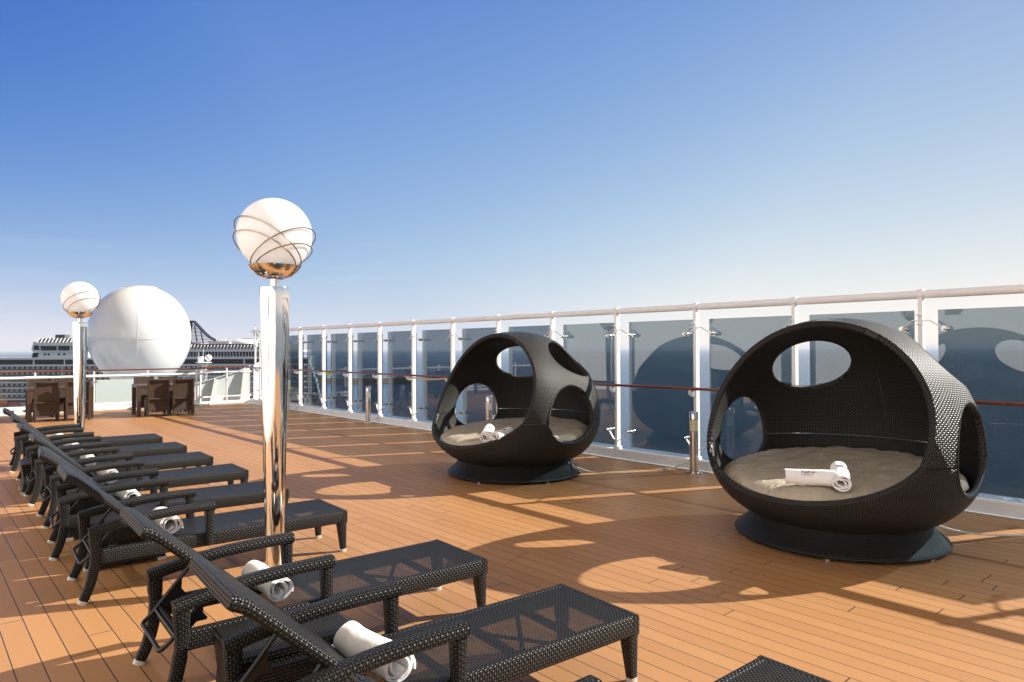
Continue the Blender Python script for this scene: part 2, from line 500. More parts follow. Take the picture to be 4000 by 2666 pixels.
    def build(s, name, mat, parent=None, loc=(0, 0, 0), rot=None, label=None, fixn=True):
        me = bpy.data.meshes.new(name)
        me.from_pydata(s.v, [], s.f)
        uvl = me.uv_layers.new(name='UVMap')
        flat = [c for f in s.uv for q in f for c in q]
        uvl.data.foreach_set('uv', flat)
        me.polygons.foreach_set('use_smooth', s.sm)
        me.materials.append(mat)
        me.update()
        if any(s.sm): me.set_sharp_from_angle(angle=R(42))
        o = bpy.data.objects.new(name, me)
        C.objects.link(o)
        o.location = loc
        if rot is not None: o.rotation_euler = rot
        if parent: o.parent = parent
        if label: o['label'] = label
        return o

def tag(o, label, cat, group=None, kind=None):
    o['label'] = label; o['category'] = cat
    if group: o['group'] = group
    if kind: o['kind'] = kind
    return o
def thing(name, label, cat, loc=(0, 0, 0), rz=0, group=None, kind=None):
    o = bpy.data.objects.new(name, None)
    o.empty_display_size = .2
    C.objects.link(o)
    o.location = loc; o.rotation_euler = (0, 0, rz)
    return tag(o, label, cat, group, kind)
def kids(o, allobs):
    return [x for x in allobs if x.parent == o]
def dup(root, loc, rz, label, sub=None):
    obs = list(C.objects)
    def cp(o, par):
        c = o.copy(); C.objects.link(c)
        if par: c.parent = par
        for ch in kids(o, obs): cp(ch, c)
        return c
    r = cp(root, None)
    r.location = loc; r.rotation_euler = (0, 0, rz); r['label'] = label
    return r
def rrect(w_, h_, r_=.3, seg=2):
    """rounded rectangle, w along side, h along up"""
    rd = min(w_, h_)*r_; out = []
    for cx, cy, a0 in ((1, 1, 0), (-1, 1, 90), (-1, -1, 180), (1, -1, 270)):
        for i in range(seg+1):
            a = R(a0 + 90*i/seg)
            out.append((cx*(w_/2-rd) + rd*math.cos(a), cy*(h_/2-rd) + rd*math.sin(a)))
    return out
def smooth_path(pts, n=4):
    """Catmull-Rom through pts"""
    P = [Vector(p) for p in pts]; out = []
    for i in range(len(P)-1):
        p0 = P[max(i-1, 0)]; p1 = P[i]; p2 = P[i+1]; p3 = P[min(i+2, len(P)-1)]
        for k in range(n):
            t = k/n
            out.append(.5*((2*p1) + (p2-p0)*t + (2*p0-5*p1+4*p2-p3)*t*t + (3*p1-p0-3*p2+p3)*t**3))
    out.append(P[-1])
    return out
def text_mb(body, size, thick=.0008, font_shear=0):
    cu = bpy.data.curves.new('t', 'FONT')
    cu.body = body; cu.size = size; cu.align_x = 'CENTER'; cu.align_y = 'CENTER'; cu.extrude = thick
    cu.resolution_u = 3; cu.shear = font_shear
    o = bpy.data.objects.new('t', cu); C.objects.link(o)
    dg = bpy.context.evaluated_depsgraph_get()
    me = bpy.data.meshes.new_from_object(o.evaluated_get(dg))
    mb = MB()
    mb.v = [tuple(v.co) for v in me.vertices]
    for p in me.polygons: mb.face(list(p.vertices))
    C.objects.unlink(o); bpy.data.objects.remove(o); bpy.data.curves.remove(cu); bpy.data.meshes.remove(me)
    return mb

# ================================================================== the setting
water = MB()
N = 24
def sea_pt(u, v):
    return ((u-.5)*160000, (v-.5)*160000, -45)
water.grid(sea_pt, 8, 8)
tag(water.build('water', M_sea), 'deep blue open sea reaching to the horizon beyond the railing', 'sea', kind='structure')

d = MB()
d.grid(lambda u, v: (-26 + u*33.93, -16 + v*37.30, 0), 2, 2)
tag(d.build('deck', M_deck), 'orange brown plank deck with thin dark caulked seams', 'deck', kind='structure')
g = MB()
g.box(7.931, 8.03, -16, 21.3, -.12, -.012)
tag(g.build('gutter', M_gutter), 'narrow grey gutter between the planks and the white kerb', 'gutter', kind='structure')
hl = MB()
hl.box(-26, 8.34, -16, 21.34, -6, -.13)
tag(hl.build('ship_side', M_ivory), 'white painted ship side under the plank deck', 'hull', kind='structure')
ld = MB()
ld.box(-20, 9.2, 21.4, 52, -3.4, -3.0)
tag(ld.build('lower_deck', M_gutter), 'pale lower deck ahead of the front rail', 'deck', kind='structure')

# own ship's white deckhouse: beside the sun deck, seen mirrored in the panes and posts
dh = thing('deckhouse', 'white deckhouse wall with dark doors mirrored in the glass panes', 'building', (-4.6, 0, 0), kind='structure')
m = MB()
m.poly([(0, -16, 0), (0, 21.0, 0), (-6, 13, 0), (-6, -16, 0)], (0, 0, 5.6))
m.build('wall', M_white, dh)
m = MB(); m.box(-6.3, .12, -16.2, 12.8, 5.603, 5.8); m.build('roof', M_white, dh)
for y in (2.0, 9.5, 16.5):
    m = MB(); m.box(.004, .05, y, y+1.1, .12, 2.2, .01); m.build('door', M_shipn, dh)
for y in (-3.0, 5.5, 13.0):
    m = MB(); m.box(.004, .30, y, y+.35, 2.7, 3.0, .02); m.build('vent_box', M_ivory, dh)

# ------------------------------------------------------------------ side railing with glass panes
RX, RH = 8.097, 2.209
Y0, DY = 17.742, 1.384
rail = thing('railing', 'tall white railing with tinted glass panes along the ship side', 'railing', (RX, 0, 0))
iy0, iy1 = -2, 15
posts = [Y0 - DY*i for i in range(iy0, iy1+1)]
m = MB(); m.tube([(0, -3.6, RH), (0, 21.2, RH)], .046, 20)
m.build('top_rail', M_white, rail)
m = MB(); m.box(-.045, .06, -4, 21.25, -.02, .125, .012)
m.build('kerb', M_white, rail)
m = MB(); m.sweep([(-.167, -4, 1.098), (-.167, 21.2, 1.098)], rrect(.062, .040, .45, 4), side=(1, 0, 0))
m.build('handrail', M_wood, rail)
def make_post():
    m = MB()
    m.box(-.046, .046, -.021, .021, .15, RH-.03, .004)
    m.box(-.060, .060, -.042, .042, -.01, .165, .008)
    # collar hugging the top rail
    m.sweep([(0, -.028, RH), (0, .028, RH)], [(.060*math.cos(2*PI*i/20), .060*math.sin(2*PI*i/20)) for i in range(20)], side=(1, 0, 0))
    # locking hooks
    for z in (1.90, 2.0):
        m.box(.046, .075, -.012, .012, z, z+.02, .003); m.box(-.075, -.046, -.03, .03, z-.02, z-.006, .003)
    p = m.build('post', M_white, rail)
    # handrail bracket
    m = MB()
    m.poly([(-.05, -.009, .985), (-.05, -.009, 1.055), (-.148, -.009, 1.055), (-.148, -.009, 1.076), (-.185, -.009, 1.076), (-.185, -.009, 1.02), (-.12, -.009, .985)], (0, .018, 0))
    m.build('handrail_bracket', M_white, p)
    for sgn in (-1, 1):
        for (za, zb, zc) in ((1.925, 1.93, 1.842), (.255, .275, .40)):
            m = MB()
            m.sweep([(-.02, sgn*.02, za), (-.01, sgn*.075, zb), (.03, sgn*.20, zc)], rrect(.034, .011, .3, 1), side=(1, 0, 0))
            m.build('clamp_arm', M_white, p)
            m = MB()
            m.tube([(-.02, sgn*.20, zc), (.145, sgn*.20, zc)], .017, 12)
            m.tube([(.022, sgn*.20, zc), (.05, sgn*.20, zc)], .029, 14)
            m.tube([(.118, sgn*.20, zc), (.140, sgn*.20, zc)], .029, 14)
            m.build('steel_bolt', M_brush, p)
    return p
p0 = make_post(); p0.location = (0, posts[0], 0)
all_now = list(C.objects)
for y in posts[1:]:
    c = p0.copy(); C.objects.link(c); c.parent = rail; c.location = (0, y, 0)
    for ch in kids(p0, all_now):
        k = ch.copy(); C.objects.link(k); k.parent = c
for a, b in zip(posts[:-1], posts[1:]):
    m = MB(); m.box(.140, .152, b+.115, a-.115, .150, 2.045)
    m.build('glass_pane', M_glass, rail)

# ------------------------------------------------------------------ front railing
FY = 21.25
fr = thing('railing', 'low white front railing with brown handrail behind the rattan chairs', 'railing', (0, FY, 0))
m = MB(); m.sweep([(-9, 0, 1.10), (6.95, 0, 1.10)], rrect(.062, .042, .45, 4), side=(0, 1, 0)); m.build('handrail', M_wood, fr)
m = MB(); m.tube([(-9, 0, .945), (6.62, 0, .940)], .034, 12)
for x in (-2.7, .0, 1.24, 2.54, 3.85, 5.16): m.tube([(x-.2, 0, .944), (x+.25, 0, .944)], .040, 12)
m.build('top_rail', M_white, fr)
m = MB(); m.tube([(-9, 0, .15), (6.5, 0, .15)], .026, 10); m.build('lower_rail', M_white, fr)
m = MB(); m.box(-9, 6.5, -.05, .06, .0, .07, .012); m.build('kerb', M_white, fr)
sx = [-9, -7.7, -6.4, -5.1, -3.8, -2.68, -1.37, -.06, 1.24, 2.54, 3.85, 5.16, 6.48]
for x in sx:
    m = MB(); m.tube([(x, 0, .02), (x, 0, 1.08)], .022, 12); m.box(x-.03, x+.03, -.03, .03, .07, .10, .004)
    m.build('stanchion', M_white, fr)
for a, b in zip(sx[:-1], sx[1:]):
    if abs(a-3.85) < .01:
        m = MB(); m.box(a+.04, b-.04, -.006, .006, .21, .84); m.build('frosted_pane', M_frost, fr)
    else:
        m = MB(); m.box(a+.04, b-.04, -.005, .005, .20, .88); m.build('clear_pane', M_clear, fr)
m = MB(); m.tube([(3.9, -.05, .80), (3.9, .03, .80)], .02, 10); m.build('clamp_knob', M_brush, fr)

fr2 = thing('railing', 'short front railing with glass before the sloping white bulwark', 'railing', (0, FY+.02, 0))
m = MB(); m.sweep([(6.60, .05, 1.125), (8.05, .05, 1.125)], rrect(.062, .042, .45, 4), side=(0, 1, 0))
for a, b in (((6.612, .05, 1.118), (6.50, 1.45, .72)), ((6.86, -.02, 1.06), (6.72, 1.3, .70))):
    m.sweep([a, b], rrect(.055, .04, .45, 3), side=(1, 0, 0))
m.build('handrail', M_wood, fr2)
m = MB(); m.tube([(6.62, .03, .97), (8.15, .03, .97)], .024, 10); m.build('top_rail', M_white, fr2)
m = MB(); m.tube([(6.62, .03, .235), (8.12, .03, .235)], .026, 10); m.build('lower_rail', M_white, fr2)
m = MB(); m.box(6.60, 8.15, .0, .10, .0, .10, .012); m.box(6.50, 6.80, -.18, .06, 0, .06, .01); m.build('kerb', M_white, fr2)
for x in (6.60, 7.36):
    m = MB(); m.tube([(x, .03, .02), (x, .03, 1.10)], .024, 12); m.build('stanchion', M_white, fr2)
for a, b in ((6.66, 7.32), (7.40, 8.10)):
    m = MB(); m.box(a, b, .02, .03, .25, .94); m.build('clear_pane', M_clear, fr2)
m = MB()
m.poly([(8.17, -.02, .04), (8.17, -.02, 1.16), (8.36, -.02, 1.28), (8.36, -.02, .18), (8.25, -.02, .02)], (0, .05, 0))
m.build('end_plate', M_white, fr2)

bw = thing('bulwark', 'sloping white steel bulwark with ribs rising behind the front railing', 'bulwark', (0, 22.75, 0))
def btop(x): return .614 + (x-7.04)*.265 + max(0, x-8.2)*.22
xs_ = [6.0, 7.04, 7.6, 8.26, 8.62]
m = MB()
m.poly([(xs_[0], 0, -1.6)] + [(8.62, 0, -1.6)] + [(x, 0, btop(x)) for x in reversed(xs_)], (0, .03, 0))
m.build('plate', M_ivory, bw)
m = MB()
m.sweep([(x, -.03, btop(x)+.006) for x in xs_], rrect(.14, .014, .2, 1), side=(0, 1, 0))
m.build('top_flange', M_ivory, bw)
for xt, xb in ((7.50, 7.10), (8.42, 8.12)):
    m = MB()
    z1 = btop(xt)-.02
    m.poly([(xt-.022, -.10, z1), (xb-.022, -.42, -.8), (xb-.022, -.002, -.8), (xt-.022, -.002, z1)], (.02, 0, 0))
    m.sweep([(xt-.012, -.105, z1), (xb-.012, -.43, -.8)], rrect(.085, .012, .2, 1), side=(1, 0, 0))
    m.build('rib', M_ivory, bw)
pb = thing('bulwark', 'low white bulwark with round portholes below the front rail', 'bulwark', (0, 28, 0))
m = MB(); m.box(-6, 6.4, 0, .08, -3, -.24, .02); m.build('plate', M_shipw, pb)
for x in (1.9, 2.3, 2.7, 3.1, 3.5):
    m = MB(); m.lathe([(.075, 0), (.075, .012), (.06, .018)], 20)
    for i, v in enumerate(m.v): m.v[i] = (v[0]+x, -v[2]-.002, v[1]-.40)
    m.build('porthole', M_shipg, pb)

# white pole and small aerial beyond the front rail
po = thing('flag_pole', 'slim white pole rising behind the sloping bulwark', 'pole', (9.28, 24, -.5))
m = MB(); m.tube([(0, 0, -2.5), (0, 0, 2.42)], .034, 12); m.lathe([(.05, 2.25), (.07, 2.29), (.07, 2.33), (.04, 2.40)], 14); m.build('pole', M_white, po)
m = MB(); m.tube([(0, 0, 2.4), (0, 0, 2.98)], .012, 8); m.build('tip', M_white, po)
m = MB(); m.lathe([(.016, 2.982), (.016, 3.02), (.004, 3.03)], 8); m.build('lamp', M_red, po)
am = thing('aerial_mast', 'small white lattice aerial mast with a dish before the other ship', 'mast', (11.2, 35.55, -3))
m = MB()
for a in (-.09, .09):
    for b in (-.09, .09): m.tube([(a*1.6, b*1.6, -.2), (a, b, 3.95)], .016, 6)
for k in range(7):
    z = .3+k*.52
    m.tube([(-.13, -.13, z), (.12, -.12, z+.5)], .010, 5); m.tube([(.13, -.13, z), (-.12, -.12, z+.5)], .010, 5)
m.build('lattice', M_white, am)
m = MB(); m.box(-.36, .30, -.2, .2, 4.0, 4.05); m.box(-.30, -.06, -.15, .12, 4.053, 4.32, .03); m.tube([(-.34, -.2, 4.05), (-.34, -.2, 4.55)], .012, 6); m.tube([(-.1, -.2, 4.3), (-.1, -.2, 4.7)], .012, 6)
m.build('equipment_box', M_white, am)
m = MB(); m.lathe([(.0, -.17), (.08, -.15), (.15, -.08), (.17, 0), (.15, .08), (.08, .15), (0, .17)], 18, (.20, 0), 4.25, caps=False); m.build('dish', M_white, am)

# ------------------------------------------------------------------ radome
rd = thing('radome', 'huge white satellite radome globe beyond the front rail', 'radome', (7.011, 29.927, 0))
def sph(Rh, Ru, Rd, n=40, lo=-80, hi=78):
    return [(Rh*math.cos(R(e)), (Ru if e > 0 else Rd)*math.sin(R(e))) for e in [lo+(hi-lo)*i/n for i in range(n+1)]]
prof = sph(1.83, 1.98, 2.06, 48, -68, 72)
zc = 2.24
m = MB(); m.lathe(prof, 96, (0, 0), zc); m.build('dome', M_dome, rd)
t0 = prof[-1]
m = MB(); m.lathe([(t0[0]+.012, t0[1]-.012), (t0[0]+.010, t0[1]+.012), (.45, t0[1]+.050), (.2, t0[1]+.075), (0, t0[1]+.082)], 64, (0, 0), zc); m.build('cap', M_dome, rd)
m = MB(); m.lathe([(1.828, -.20), (1.8325, -.195), (1.8325, -.185), (1.829, -.18)], 96, (0, 0), zc, caps=False); m.build('seam_band', M_ivory, rd)
for k in range(6):
    a = R(60*k+14)
    m = MB(); m.tube([((p[0]+.001)*math.cos(a), (p[0]+.001)*math.sin(a), zc+p[1]) for p in prof], .0045, 6); m.build('seam_band', M_dome, rd)
m = MB(); m.lathe([(.95, -3.0), (.95, .10), (.8, .14)], 48); m.build('pedestal', M_white, rd)

# ------------------------------------------------------------------ globe lamps
def wire_loop(rg, tilt, off, az):
    """a circle round the globe, its plane tilted"""
    n = Vector((math.sin(tilt)*math.cos(az), math.sin(tilt)*math.sin(az), math.cos(tilt)))
    a = n.orthogonal().normalized(); b = n.cross(a)
    rg2 = rg*1.075; h = off*rg; q = math.sqrt(rg2*rg2-h*h)
    return [n*h + (a*math.cos(2*PI*i/56)+b*math.sin(2*PI*i/56))*q for i in range(56)]
def make_lamp():
    t = thing('globe_lamp', 'tall polished steel lamp post with white globe among the loungers, nearest one', 'lamp', group='globe lamp posts on the deck')
    m = MB()
    m.lathe([(.105, 0), (.105, .012), (.060, .016), (.0595, .05), (.061, .10), (.066, .4), (.074, .8), (.083, 1.2), (.092, 1.6), (.1005, 2.0), (.1035, 2.07), (.102, 2.074), (.03, 2.076)], 72)
    m.build('post', M_chrome, t)
    m = MB(); m.lathe([(.031, 2.07), (.031, 2.130), (.06, 2.133)], 32); m.build('neck', M_brush, t)
    m = MB()
    m.lathe([(.031, 2.134), (.075, 2.139), (.115, 2.156), (.150, 2.186), (.178, 2.224), (.175, 2.226), (.146, 2.190), (.11, 2.161), (.05, 2.147)], 64)
    m.build('bowl', M_chrome, t)
    rg = .252
    m = MB(); m.lathe([(rg*math.cos(R(e)), rg*math.sin(R(e))) for e in range(-78, 91, 6)], 64, (0, 0), 2.442); m.build('globe', M_opal, t)
    for tilt, off, az in ((R(38), -.34, R(8)), (R(33), -.60, R(14)), (R(34), -.50, R(122)), (R(26), -.74, R(116))):
        m = MB(); m.tube([p + Vector((0, 0, 2.442)) for p in wire_loop(rg, tilt, off, az)], .0048, 8, closed=True)
        m.build('wire_ring', M_wire, t)
    return t
lamp = make_lamp(); lamp.location = (1.931, 4.642, 0)
dup(lamp, (2.023, 12.198, 0), R(105), 'globe lamp post in front of the left rattan table, farther one')
lg = thing('globe_lamp', 'white lamp globe on the deck below, seen under the frosted pane', 'lamp', (5.915, 29.609, -3))
m = MB(); m.lathe([(.27*math.cos(R(e)), .27*math.sin(R(e))) for e in range(-78, 91, 6)], 40, (0, 0), 2.41); m.build('globe', M_opal, lg)
for tilt, off, az in ((R(38), -.20, R(-30)), (R(33), -.45, R(-24))):
    m = MB(); m.tube([p + Vector((0, 0, 2.41)) for p in wire_loop(.27, tilt, off, az)], .008, 6, closed=True); m.build('wire_ring', M_brush, lg)
m = MB(); m.lathe([(.06, 0), (.11, 2.0), (.03, 2.02), (.03, 2.08), (.18, 2.17)], 24); m.build('post', M_chrome, lg)

# ------------------------------------------------------------------ bollard lights
def make_bollard():
    t = thing('bollard_light', '', 'bollard light', group='steel bollard lights along the railing')
    m = MB(); m.lathe([(.112, 0), (.112, .010), (.105, .014), (.056, .015), (.056, .555)], 40); m.build('post', M_brush, t)
    m = MB(); m.lathe([(.054, .5555), (.054, .70)], 32); m.build('lens', M_lens, t)
    m = MB(); m.lathe([(.057, .7005), (.057, .806), (.052, .812)], 40); m.build('cap', M_brush, t)
    return t
bl = make_bollard()
spots = [((7.785, 5.13), 'steel bollard light with yellowed lens standing just left of the nearer egg daybed'),
         ((7.80, 9.36), 'steel bollard light seen through the left window of the farther egg daybed'),
         ((7.794, 13.58), 'steel bollard light with clear white lens left of the farther egg daybed'),
         ((7.80, 17.85), 'farthest steel bollard light with yellow lens right of the big lamp post')]
for i, ((x, y), lb) in enumerate(spots):
    o = bl if i == 0 else dup(bl, (x, y, 0), R(40*i), lb)
    o.location = (x, y, 0); o['label'] = lb
    if i in (1, 2):
        for ch in o.children:
            if ch.name.startswith('lens'):
                ch.data = ch.data.copy(); ch.data.materials[0] = M_lensw

# ------------------------------------------------------------------ exit sign under the handrail
ex = thing('exit_sign', 'small yellow green EXIT sign hanging under the brown handrail', 'sign', (7.93, 15.75, 1.042), 0)
m = MB(); m.box(-.007, .007, -.165, .165, -.036, .036, .002); m.build('panel', M_sign, ex)
tm = text_mb('EXIT', .062, .001); mm = MB()
mm.v = [(-.0085, -x-.06, y) for (x, y, z) in tm.v]; mm.f, mm.uv, mm.sm = tm.f, tm.uv, tm.sm
mm.build('lettering', M_signd, ex)
m = MB()
m.poly([(-.0075, .155, 0), (-.0075, .125, .022), (-.0075, .125, .007), (-.0075, .095, .007), (-.0075, .095, -.007), (-.0075, .125, -.007), (-.0075, .125, -.022)], (-.001, 0, 0))
m.poly([(-.0075, .075, -.026), (-.0075, .062, .01), (-.0075, .054, .01), (-.0075, .040, -.026), (-.0075, .048, -.026), (-.0075, .058, -.004), (-.0075, .066, -.026)], (-.001, 0, 0))
m.poly([(-.0075, .064, .014), (-.0075, .064, .026), (-.0075, .052, .026), (-.0075, .052, .014)], (-.001, 0, 0))
m.build('symbol', M_signd, ex)

# ------------------------------------------------------------------ the other cruise ship
SD = 340.0
fh = Vector((math.sin(YAW), math.cos(YAW), 0))
ship = thing('cruise_ship', 'large white cruise ship moored across the water behind the radome', 'ship', tuple(fh*SD), -YAW)
K = SD/2667.0
def sx_(px): return (px-2000)*K
def sz_(py, px=500): return H + (1364.4+(2000-px)*.0033-py)*K
def slab(mb, p0, p1, y0, y1, front=0.0, back=30.0):
    """block seen between pixels p0..p1, y0..y1 (top, bottom) of the side, as metres"""
    k = 1+front/SD
    x0_, x1_ = sx_(p0)*k, sx_(p1)*k
    z0_, z1_ = H+(sz_(y1)-H)*k, H+(sz_(y0)-H)*k
    if back-front < 5: mb.box(x0_, x1_, front, back, z0_, z1_)
    else: mb.poly([(x0_, front, z0_), (x1_, front, z0_), (x1_*(1+(back-front)/SD)-.4, back, z0_), (x0_, back, z0_)], (0, 0, z1_-z0_))   # raked stern
L0, L1 = -420, 1215
m = MB()
slab(m, L0, L1+30, 1572, 1740, 1.0, 32)                 # lower hull
slab(m, L0, L1+16, 1397, 1572, 3.2, 30)                 # body behind the balconies
m.build('hull', M_shipw, ship)
# window band deck
m = MB(); slab(m, L0, L1-3, 1396, 1404.5, .3, 3.19); slab(m, L0, L1-1, 1424, 1430.5, 0, 3.19)
m.build('deck_band', M_shipw, ship)
x = L0
wi = 0
while x < L1-10:
    wdt = (143, 120, 148)[wi % 3]
    x1 = min(x+wdt, L1-6)
    m = MB(); slab(m, x, x1-5, 1404.8, 1423.8, .5, 3.1); m.build('window', M_shipg, ship)
    m = MB(); slab(m, x1-4.9, x1-.1, 1404.8, 1423.8, .35, 3.1); m.build('mullion', M_shipw, ship)
    x = x1; wi += 1
# balcony decks, pitch 22 px
for k in range(6):
    yt = 1430.5+22*k
    e = L1 + (2, 10, 18, 24, 28, 31)[k]
    m = MB(); slab(m, L0, e-4, yt+.1, yt+10, 1.0, 3.19); m.build('cabin_wall', M_shipc, ship)
    m = MB()
    px = L0+6
    while px < e-10:
        slab(m, px, px+7, yt+2, yt+10, .85, .99); px += 20.3
    m.build('cabin_door', M_shipg, ship)
    m = MB(); slab(m, L0, e-3, yt+11.5, yt+16.2, .25, .45); m.build('balustrade', M_shipn, ship)
    m = MB(); slab(m, L0, e, yt+16.3, yt+22, 0, 3.19)
    slab(m, e-3.5, e, yt+5, yt+16.2, 0, 3)
    m.build('balcony_slab', M_shipw, ship)
    m = MB()
    px = L0+131+(k % 2)*0
    while px < e-10:
        slab(m, px-1.6, px+1.6, yt+.1, yt+16.2, .05, 3.1); px += 265
    m.build('partition', M_shipw, ship)
# promenade with lifeboats
m = MB(); slab(m, L0, L1+22, 1562.6, 1571.9, 1.9, 3.19); m.build('promenade_wall', M_shipn, ship)
m = MB(); slab(m, 1140, 1250, 1545, 1570, .6, 3.0); m.build('stern_bulwark', M_shipw, ship)
tm = text_mb('TASIA', 1.25, .02, .2); mm = MB()
mm.v = [(x+sx_(1212), .55, y+sz_(1558, 1200)) for (x, y, z) in tm.v]; mm.f, mm.uv, mm.sm = tm.f, tm.uv, tm.sm
mm.build('name_lettering', M_shipb, ship)
# forward upper house (left of the radome)
m = MB()
A = lambda px, py, y=0: (sx_(px)*(1+y/SD), y, H+(sz_(py)-H)*(1+y/SD))
m.poly([A(122, 1397, .8), A(345, 1397, .8), A(345, 1376, .8), A(148, 1376, .8), A(142, 1386, .8)], (0, 26, 0))
m.poly([A(131, 1376, .4), A(345, 1376, .4), A(345, 1338, .4), A(150, 1338, .4), A(131, 1332, .4), A(122, 1365, .4)], (0, 27, 0))
m.build('upper_house', M_shipw, ship)
for a, b in ((157, 221), (225, 272), (277, 345)):
    m = MB(); m.poly([A(a+3, 1369, .25), A(b, 1369, .25), A(b-1, 1351, .25), A(a, 1351, .25)], (0, .14, 0)); m.build('window', M_shipg, ship)
m = MB(); m.poly([A(131, 1366, .25), A(154, 1367, .25), A(150, 1349, .25), A(133, 1349, .25)], (0, .14, 0)); m.build('window', M_shipb, ship)
m = MB(); m.poly([A(124, 1396, .6), A(146, 1396, .6), A(150, 1377, .6), A(128, 1377, .6)], (0, .19, 0)); m.build('window', M_shipb, ship)
m = MB()
for a in (170, 185, 225, 246): slab(m, a, a+9, 1381, 1388, .7, .79)
m.build('window', M_shipg, ship)
m = MB(); m.poly([A(131, 1337.8, 1), A(345, 1337.8, 1), A(345, 1321, 3), A(165, 1321, 3)], (0, 22, 0)); m.build('wind_screen', M_shipn, ship)
for i in range(14):
    a = 143+i*14.5
    m = MB(); m.sweep([A(a, 1338, .8), A(a+10, 1321, 2.8)], rrect(.45, .3, .2, 1), side=(1, 0, 0)); m.build('mullion', M_shipw, ship)
for a in (215, 235):
    m = MB(); m.poly([A(a, 1320.8, 8), A(a+17, 1320.8, 8), A(a+18, 1307, 8), A(a+1, 1307, 8)], (0, 4, 0)); m.build('roof_box', M_shipn, ship)
# aft upper decks (right of the radome)
m = MB(); slab(m, 640, L1-40, 1367, 1376, .6, 27); slab(m, 640, L1+2, 1395.5, 1397, .2, 28); slab(m, 640, 1172, 1376.1, 1395.4, 3.4, 26); m.build('deck_band', M_shipw, ship)
m = MB(); slab(m, 640, 1170, 1377, 1395, 2.6, 3.39); m.build('window', M_shipg, ship)
for i in range(44):
    a = 645+i*12.0
    m = MB(); slab(m, a, a+2.4, 1376.2, 1395.3, 2.2, 2.59); m.build('mullion', M_shipw, ship)
m = MB(); m.poly([A(640, 1366.8, 1), A(1130, 1366.8, 1), A(1120, 1347, 3), A(640, 1347, 3)], (0, 20, 0)); m.build('wind_screen', M_shipn, ship)
for i in range(30):
    a = 742+i*13.0
    m = MB(); m.sweep([A(a, 1367, .8), A(a+6, 1348, 2.8)], rrect(.42, .3, .2, 1), side=(1, 0, 0)); m.build('mullion', M_shipw, ship)
m = MB(); m.sweep([A(735, 1335, 2), A(755, 1345, 2), A(775, 1347.5, 2), A(1125, 1347.5, 2)], rrect(.6, .45, .3, 1), side=(0, 1, 0)); m.build('screen_rim', M_shipb, ship)
# swept funnel fin with louvres
fin = [(746, 1257), (758, 1257), (772, 1272), (787, 1288), (801, 1303), (818, 1318), (844, 1332.5)]
m = MB()
m.sweep([A(px, py, 14) for px, py in fin], rrect(3.0, .75, .2, 1), side=(0, 1, 0))
m.sweep([A(746, 1257, 14), A(742, 1300, 14), A(742, 1346, 14)], rrect(3.0, .6, .2, 1), side=(0, 1, 0))
for px in (766, 790):
    top = 1257 + (px-757)*1.02
    m.sweep([A(px-6, top+6, 14), A(px+4, 1345, 14)], rrect(1.0, .22, .2, 1), side=(0, 1, 0))
for k in range(14):
    py = 1269+k*5.4
    e = next(a[0]+(b[0]-a[0])*(py-a[1])/(b[1]-a[1]) for a, b in zip(fin[1:-1], fin[2:]) if py <= b[1] or b is fin[-1])
    m.sweep([A(744, py, 14), A(e, py, 14)], rrect(2.6, .22, .2, 1), side=(0, 1, 0))
m.build('funnel', M_shipb, ship)
m = MB(); slab(m, 814, 894, 1335, 1346.8, 6, 18); slab(m, 752, 785, 1337, 1346.8, 6, 12); m.build('roof_house', M_shipw, ship)
m = MB()
for px in (845, 866, 880, 902): m.tube([A(px, 1335, 10), A(px, 1322, 10)], .12, 6)
m.sweep([A(845, 1328, 10), A(866, 1323, 10), A(880, 1330, 10), A(902, 1324, 10)], rrect(.2, .12, .2, 1), side=(0, 1, 0))
m.build('roof_mast', M_shipw, ship)
m = MB(); m.lathe([(9.0*math.cos(R(e)), 3.2*math.sin(R(e))) for e in range(0, 91, 10)], 32, A(965, 1347, 14)[:2], A(965, 1347, 14)[2]); m.build('roof_dome', M_shipw, ship)
m = MB(); m.lathe([(2.05*math.cos(R(e)), 2.05*math.sin(R(e))) for e in range(-80, 91, 10)], 28, A(1006, 1308, 12)[:2], A(1006, 1308, 12)[2]); m.lathe([(1.2, 0), (1.0, 5)], 16, A(1006, 1347, 12)[:2], A(1006, 1347, 12)[2]); m.build('roof_globe', M_shipw, ship)
m = MB(); m.lathe([(2.8, 0), (2.6, 1.2), (1.5, 2.0), (0, 2.2)], 20, A(1135, 1376, 12)[:2], A(1135, 1376, 12)[2]); m.box(sx_(1095), sx_(1168), 4, 20, sz_(1375.9), sz_(1371)); m.build('roof_house', M_shipw, ship)

